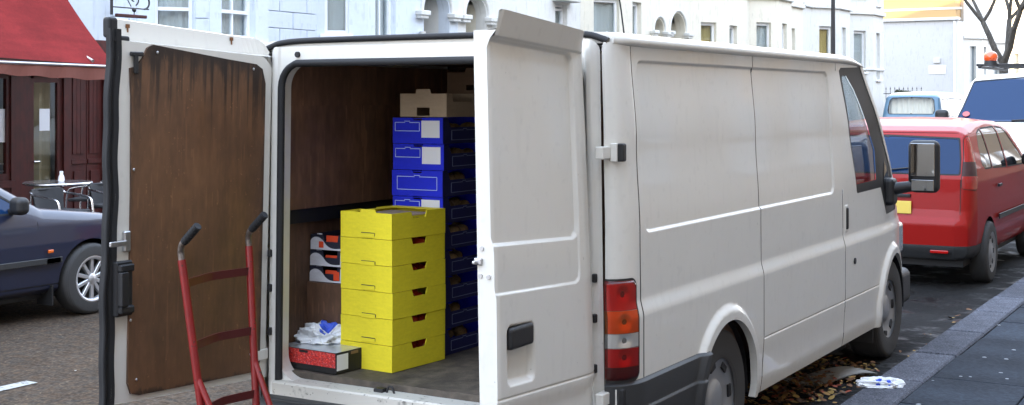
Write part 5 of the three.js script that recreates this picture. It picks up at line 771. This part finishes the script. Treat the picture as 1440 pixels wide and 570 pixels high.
{
  const len = (H, i) => { const p = [[WX, H.z0], [WX, H.zb0], [BX, H.zb1], [BX, H.zb2], [WX, H.zb3], [WX, H.z1]]; return Math.hypot(p[i + 1][0] - p[i][0], p[i + 1][1] - p[i][1]); };
  // A: behind the restaurant end
  const A = { z0: -8.15, zb0: -8.70, zb1: -9.57, zb2: -10.95, zb3: -11.65, z1: -13.05 };
  A.wins = [{ f: 1, s0: 0.28, s1: 0.86, y0: 2.7, y1: 4.35, rail: 0.27, mull: false }, { f: 2, s0: 0.26, s1: 1.06, y0: 2.7, y1: 4.35, mull: true, rail: 0.27 }]; A.blocks = [[0, 0.02, 0.53, 1.8, 4.6], [4, 0.02, 1.38, 1.8, 4.6], [1, 0.88, 1.1, 2.7, 4.6]];
  terrace('white terrace house with rusticated wall, just right of the restaurant', A);
  const B = { z0: -13.05, zb0: -13.12, zb1: -13.69, zb2: -15.05, zb3: -15.7, z1: -17.86 };
  B.wins = [{ f: 1, s0: 0.12, s1: 0.56, y0: 2.93, y1: 4.4, rail: 0.9, only: false }, { f: 2, s0: 0.24, s1: 0.90, y0: 2.75, y1: 4.4, mull: true, rail: 0.9 }]; B.porch = [{ f: 4, s0: 0.86, s1: 1.83 }];
  terrace('white terrace house with arched porch left of the shared entrance pier', B);
  const C = { z0: -17.86, zb0: -19.3, zb1: -20.1, zb2: -22.05, zb3: -22.8, z1: -23.55, mat: M.stuccoWhite };
  C.wins = [{ f: 2, s0: 0.84, s1: 1.44, y0: 2.8, y1: 3.95, hood: true, rail: 0.9, only: true }, { f: 1, s0: 0.25, s1: 0.8, y0: 5.8, y1: 7.4, only: true }]; C.porch = [{ f: 0, s0: 0.32, s1: 1.18, warm: true }];
  terrace('cream white house whose bay window has a projecting hood', C);
  const D = { z0: -23.55, zb0: -23.75, zb1: -24.95, zb2: -26.0, zb3: -26.8, z1: -29.0, dy: 0.12, mat: M.stuccoCream };
  D.wins = [{ f: 1, s0: 0.30, s1: 1.08, y0: 2.75, y1: 4.2, rail: 0.95 }, { f: 2, s0: 0.2, s1: 0.75, y0: 2.75, y1: 4.15, rail: 0.95 }]; D.porch = [{ f: 4, s0: 1.27, s1: 1.95, warm: true }];
  terrace('cream house with tall curtained bay, left of the paired arches', D);
  const E = { z0: -29.0, zb0: -30.65, zb1: -31.85, zb2: -33.6, zb3: -34.3, z1: -35.4, dy: 0.15, mat: M.stuccoCream };
  E.wins = [{ f: 1, s0: 0.42, s1: 1.0, y0: 2.7, y1: 3.9, blind: M.netWarm, rail: 0.95 }, { f: 2, s0: 0.25, s1: 0.9, y0: 2.7, y1: 3.85, rail: 0.95 }]; E.porch = [{ f: 0, s0: 0.2, s1: 1.3, warm: true }];
  terrace('cream house with a yellow blind in its bay window', E);
  const F = { z0: -35.4, zb0: -35.75, zb1: -36.7, zb2: -38.0, zb3: -38.7, z1: -41.4, dy: 0.2, mat: M.stuccoCream };
  F.wins = [{ f: 1, s0: 0.28, s1: 0.85, y0: 2.7, y1: 4.1, rail: 0.95 }, { f: 2, s0: 0.3, s1: 0.8, y0: 2.7, y1: 4.1, rail: 0.95 }, { f: 4, s0: 1.0, s1: 1.8, y0: 2.7, y1: 4.1 }];
  terrace('cream house with narrow grey bay windows, left of the lamp post', F);
  const G = { z0: -41.4, zb0: -42.4, zb1: -43.6, zb2: -45.1, zb3: -45.8, z1: -46.6, dy: 0.3, mat: M.stuccoWhite };
  G.wins = [{ f: 1, s0: 0.4, s1: 1.05, y0: 2.6, y1: 4.2, blind: M.netWarm, rail: 0.95 }, { f: 2, s0: 0.4, s1: 0.95, y0: 2.6, y1: 4.2, rail: 0.95 }];
  terrace('white house with bay windows directly behind the lamp post', G);
  const I = { z0: -46.6, zb0: -47.3, zb1: -48.45, zb2: -50.1, zb3: -50.8, z1: -51.4, dy: 0.35, mat: M.stuccoWhite };
  I.wins = [{ f: 1, s0: 0.3, s1: 0.95, y0: 2.5, y1: 4.2, rail: 0.95 }, { f: 2, s0: 0.5, s1: 1.1, y0: 2.2, y1: 4.15, rail: 0.95 }];
  terrace('last house of the row, its bay at the corner before the railings', I);
  const Z = { z0: 8, zb0: 3.0, zb1: 2.2, zb2: 0.8, zb3: 0.0, z1: -8.15 }; Z.wins = [{ f: 2, s0: 0.3, s1: 1.1, y0: 4.2, y1: 5.0, only: true }, { f: 4, s0: 2, s1: 3, y0: 5.9, y1: 7.4, only: true }, { f: 4, s0: 5, s1: 6, y0: 5.9, y1: 7.4, only: true }];
  terrace('plain white house standing behind the restaurant', Z);
}
{ // next block, its end wall across the side street
  const h = thing('corner_house', 'white end house with bare gable wall and sign plaque, beyond the side street', 'house');
  part(h, 'gable_wall', [span(-22, -12.0, -0.3, 6.05, -68.3, -68.0), span(-12.3, -12.0, -0.3, 6.05, -100, -68.3)], M.stuccoGable);
  part(h, 'coping', [cbox(10.3, 0.16, 0.5, 0.02, -17.0, 6.13, -68.1), cbox(10.3, 0.12, 0.42, 0.02, -17.0, 6.72, -68.62)], M.stuccoWhite);
  part(h, 'upper_wall', [span(-22, -12.2, 6.2, 9.6, -100, -68.75)], M.brick); part(h, 'lean_to_roof', span(-22, -12.1, 6.2, 6.66, -68.8, -68.4), M.brick); part(h, 'roof', span(-22.1, -12.0, 9.62, 9.75, -100, -68.6), M.slate);
  part(h, 'plaque', cbox(0.92, 0.46, 0.03, 0.006, -13.0, 3.36, -67.985), M.paper); part(h, 'vent', cbox(0.36, 0.28, 0.08, 0.01, -13.02, 3.86, -67.96), M.stuccoGrey);
  part(h, 'downpipe', rod(V(-12.08, 0, -67.93), V(-12.08, 6.0, -67.93), 0.06), M.joinery);
  for (let k = 0; k < 4; k++) { const z = -70.0 - k * 7; const bay = part(h, 'bay', [wallPanel([-12.01, z], [-11.2, z - 1.0], -0.3, 9, [{ s0: 0.4, s1: 0.85, y0: 2.4, y1: 4.7 }]), wallPanel([-11.2, z - 1.0], [-11.2, z - 2.6], -0.3, 9, [{ s0: 0.4, s1: 1.1, y0: 2.4, y1: 4.7 }]), wallPanel([-11.2, z - 2.6], [-12.01, z - 3.4], -0.3, 9)], M.stuccoWhite); part(bay, 'dark_window', [place(box(0.45, 2.3, 0.02, 0.62, 3.55, -0.2), [-12.01, z], [-11.2, z - 1]), place(box(0.7, 2.3, 0.02, 0.75, 3.55, -0.2), [-11.2, z - 1], [-11.2, z - 2.6])], M.pane); part(bay, 'bay_cornice', [place(cbox(1.4, 0.16, 0.25, 0.01, 0.64, 5.2, 0), [-12.01, z], [-11.2, z - 1]), place(cbox(1.8, 0.16, 0.25, 0.01, 0.8, 5.2, 0.002), [-11.2, z - 1], [-11.2, z - 2.6])], M.stuccoWhite); }
}
{ // railings and gate pier with an urn at the corner
  const f = thing('iron_railing', 'spiked black iron railing in front of the white gable wall', 'railing');
  part(f, 'rail', [rod(V(-16.2, 2.02, -60), V(-11.95, 2.02, -60), 0.022, 0.022, 6), rod(V(-16.2, 0.8, -60), V(-11.95, 0.8, -60), 0.022, 0.022, 6)], M.iron); part(f, 'plinth', span(-16.2, -11.95, 0.1, 0.6, -60.15, -59.85), M.stuccoGrey);
  for (let i = 0; i < 20; i++) { const b = part(f, 'spike', [rod(V(-16.1 + i * 0.215, 0.6, -60), V(-16.1 + i * 0.215, 2.2, -60), 0.014, 0.014, 6), new THREE.ConeGeometry(0.035, 0.16, 6).translate(-16.1 + i * 0.215, 2.30, -60)], M.iron); }
  const p = thing('gate_pier', 'grey stone gate pier with a planted urn by the last house', 'pier', null, [-10.55, 0.12, -50.2]);
  part(p, 'shaft', cbox(0.5, 1.2, 0.5, 0.02, 0, 0.6, 0), M.stuccoGrey); part(p, 'cap', cbox(0.66, 0.12, 0.66, 0.02, 0, 1.261, 0), M.stuccoGrey); part(p, 'urn', new THREE.LatheGeometry([[0, 0], [0.16, 0], [0.08, 0.08], [0.1, 0.14], [0.3, 0.3], [0.36, 0.36], [0, 0.36]].map((q) => new THREE.Vector2(...q)), 20).translate(0, 1.32, 0), M.stuccoGrey);
  const lv = []; for (let i = 0; i < 160; i++) { const a = rr(0, 6.28), r = 0.34 * Math.sqrt(rnd()), g = new THREE.PlaneGeometry(0.09, 0.13); g.rotateX(rr(-1.2, 1.2)).rotateY(a); lv.push(g.translate(r * Math.cos(a), 1.7 + rr(0, 0.28), r * Math.sin(a))); } const fl = part(p, 'foliage', lv, std([0.05, 0.06, 0.035], 0.8)); fl.userData.kind = 'stuff';
}
// ---------- near-side terrace, behind and beside the camera: it keeps the street in shade ----------
for (let k = 0; k < 11; k++) {
  const z0 = 34 - k * 9, h = thing('near_house', ['first', 'second', 'third', 'fourth', 'fifth', 'sixth', 'seventh', 'eighth', 'ninth', 'tenth', 'eleventh'][k] + ' brick house of the near-side terrace, counted from behind the camera', 'house', 'near-side terrace out of the picture', [0, 0, 0]);
  part(h, 'wall', [span(5.5, 14, -0.1, 10.2, z0 - 8.98, z0)], M.stockBrick); part(h, 'roof', [ext(poly2([[5.3, 10.2], [14.1, 10.2], [9.7, 12.6]]), 8.98).translate(0, 0, z0 - 8.98)], M.slate);
  for (let f = 0; f < 3; f++) for (let c = 0; c < 3; c++) { const w = part(h, 'window', cbox(0.12, 1.8, 1.25, 0.01, 5.46, 2.2 + f * 3, z0 - 1.8 - c * 2.7), M.joinery); part(w, 'pane', box(0.02, 1.6, 1.05, 5.395, 2.2 + f * 3, z0 - 1.8 - c * 2.7), M.pane); }
}

// ---------- street furniture, tree, litter ----------
{
  const l = thing('lamp_post', 'thin dark street lamp post in front of the white terrace', 'lamp post', null, [-7.55, 0.1, -30.25]);
  part(l, 'pole', [new THREE.CylinderGeometry(0.045, 0.075, 6.4, 14).translate(0, 3.2, 0), new THREE.CylinderGeometry(0.1, 0.12, 1.1, 14).translate(0, 0.55, 0)], M.iron); part(l, 'arm', tube([V(0, 6.3, 0), V(0.1, 6.7, 0), V(0.5, 6.9, 0), V(0.9, 6.9, 0)], 0.035, 20, 8), M.iron); part(l, 'lantern', rbox(0.6, 0.12, 0.24, 0.05, 1.0, 6.88, 0), M.greyPlastic);
}
solo('cable', 'thin dark cable slanting across the cream bay window', 'cable', tube([V(-11.05, 4.6, -23.7), V(-11.06, 4.0, -23.95), V(-11.07, 3.4, -24.15), V(-11.08, 2.6, -24.45)], 0.022, 30, 6), M.greyPlastic);
{
  const t = thing('bare_tree', 'bare winter street tree beyond the white van', 'tree', null, [-7.6, 0.1, -57.3]);
  const trunk = [], limbs = []; const grow = (p, d, len, r, depth) => {
    let q = p.clone(), dir = d.clone(), n = 3; for (let i = 0; i < n; i++) { const e = q.clone().addScaledVector(dir, len / n); (depth > 4 ? trunk : limbs).push(rod(q, e, r * (1 - i / n * 0.25), r * (1 - (i + 1) / n * 0.25), depth > 2 ? 8 : 5)); q = e; dir.add(V(rr(-.16, .16), rr(-.02, .12), rr(-.16, .16))).normalize(); }
    if (depth <= 0) return; const k = depth > 4 ? 3 : depth > 2 ? 3 : 2 + (rnd() > .5 ? 1 : 0); const a0 = rr(0, 6.28);
    for (let i = 0; i < k; i++) { const a = a0 + i * 6.283 / k + rr(-.4, .4), sp = rr(.35, .75), nd = dir.clone().multiplyScalar(Math.cos(sp)).add(V(Math.cos(a) * Math.sin(sp), 0.12, Math.sin(a) * Math.sin(sp))).normalize(); grow(q, nd, len * rr(.62, .8), r * 0.58, depth - 1); }
  };
  grow(V(0, 0, 0), V(0, 1, 0), 3.3, 0.26, 5); part(t, 'trunk', trunk, M.bark); part(t, 'crown', limbs, M.bark);
}
// plastic bag and paper on the kerb
{
  const b = thing('plastic_bag', 'flattened white plastic bag with blue print on the kerb', 'bag', null, [1.25, 0.128, -1.57], 0.35);
  const [blue, white] = cut(crumple(0.115, 0.040, 0.055, 0.3, 2.6), (x, y, z) => Math.max(0.018 - Math.hypot(x + 0.01, z - 0.03), 0.014 - Math.hypot(x - 0.05, z - 0.025)));
  part(b, 'bag_body', white, M.plastic); if (blue.attributes.position.count) part(b, 'blue_print', blue, M.plasticBlue);
}
{ const c = thing('cardboard_sheet', 'sodden grey cardboard sheet in the gutter under the van', 'cardboard', null, [0.78, 0.012, -2.12], 0.95); const g = skin(range(-0.30, 0.30, 0.03), range(-0.12, 0.12, 0.03), () => 1, (u, v) => V(u, 0.02 + 0.02 * Math.sin(u * 9) + 0.03 * v * Math.sin(u * 6 + 1), v)); part(c, 'sheet', [g, offset(skin(range(-0.30, 0.30, 0.03), range(-0.12, 0.12, 0.03), () => 1, (u, v) => V(u, 0.014 + 0.02 * Math.sin(u * 9) + 0.03 * v * Math.sin(u * 6 + 1), v)), 0)], std([0.24, 0.225, 0.20], 0.85)); }
{ // fallen leaves
  const shape = new THREE.Shape(); shape.moveTo(0, -0.05); shape.bezierCurveTo(0.045, -0.02, 0.04, 0.03, 0, 0.055); shape.bezierCurveTo(-0.04, 0.03, -0.045, -0.02, 0, -0.05);
  const lg = new THREE.ShapeGeometry(shape, 5).rotateX(-Math.PI / 2); { const p = lg.attributes.position; for (let i = 0; i < p.count; i++) p.setY(i, 0.25 * Math.abs(p.getX(i)) + 0.05 * Math.sin(p.getZ(i) * 40) * 0.2); lg.computeVertexNormals(); }
  const n = 2200, im = new THREE.InstancedMesh(lg, std([1, 1, 1], 0.8), n), m = new THREE.Matrix4(), q = new THREE.Quaternion(), col = new THREE.Color();
  const pal = [[0.20, 0.08, 0.025], [0.26, 0.14, 0.035], [0.14, 0.06, 0.02], [0.26, 0.05, 0.02], [0.09, 0.05, 0.03], [0.30, 0.19, 0.05]];
  for (let i = 0; i < n; i++) { const z = i < 2140 ? rr(-2.7, -0.5) : rr(-6.2, 3), x = i < 2140 ? 1.0 - 1.1 * Math.pow(rnd(), 0.9) : rr(0.95, 1.16), s = rr(0.22, 0.5); q.setFromEuler(new THREE.Euler(rr(-.35, .35), rr(0, 6.28), rr(-.35, .35))); m.compose(V(x, 0.012 + rr(0, 0.03), z), q, V(s, s, s)); im.setMatrixAt(i, m); im.setColorAt(i, col.setRGB(...pal[Math.floor(rnd() * 6)])); }
  im.name = 'fallen_leaves'; im.userData = { kind: 'stuff', label: 'brown fallen leaves lying in the gutter under the van', category: 'leaves' }; scene.add(im);
}
{ // chewing gum spots and scraps on the near pavement
  const g = new THREE.CylinderGeometry(0.009, 0.011, 0.003, 10), n = 260, im = new THREE.InstancedMesh(clean(g), std([0.24, 0.25, 0.27], 0.8), n), m = new THREE.Matrix4();
  for (let i = 0; i < n; i++) m.compose(V(rr(1.45, 4.2), 0.1215, rr(-12, 2)), new THREE.Quaternion().setFromEuler(new THREE.Euler(0, rr(0, 6), 0)), V(rr(.5, 1.5), 1, rr(.5, 1.5))), im.setMatrixAt(i, m);
  im.name = 'gum_spots'; im.userData = { kind: 'stuff', label: 'pale trodden gum spots scattered on the pavement', category: 'gum' }; scene.add(im);
  for (const [x, z, s, t, l] of [[2.05, -2.62, 0.11, 0.4, 'small blue-white paper scrap nearest the kerb bag'], [2.18, -3.5, 0.08, 1.3, 'small paper scrap farther along the pavement slabs'], [1.78, -1.2, 0.07, 2.2, 'torn paper scrap low on the near pavement'], [2.6, -3.0, 0.09, 0.1, 'paper scrap near the right edge of the pavement']]) { const p = solo('paper_scrap', l, 'litter', skin(range(-s, s, s / 5), range(-s * .4, s * .4, s / 6), () => 1, (u, v) => V(u, 0.126 + 0.006 * Math.sin(u * 60) * Math.cos(v * 70 + u * 30), v)), std([0.50, 0.55, 0.62], 0.8), 'paper scraps on the pavement'); p.position.set(x, 0, z); p.rotation.y = t; }
}

scene.traverse((o) => { if (o.isMesh) { o.castShadow = true; o.receiveShadow = true; } });
renderer.render(scene, camera);
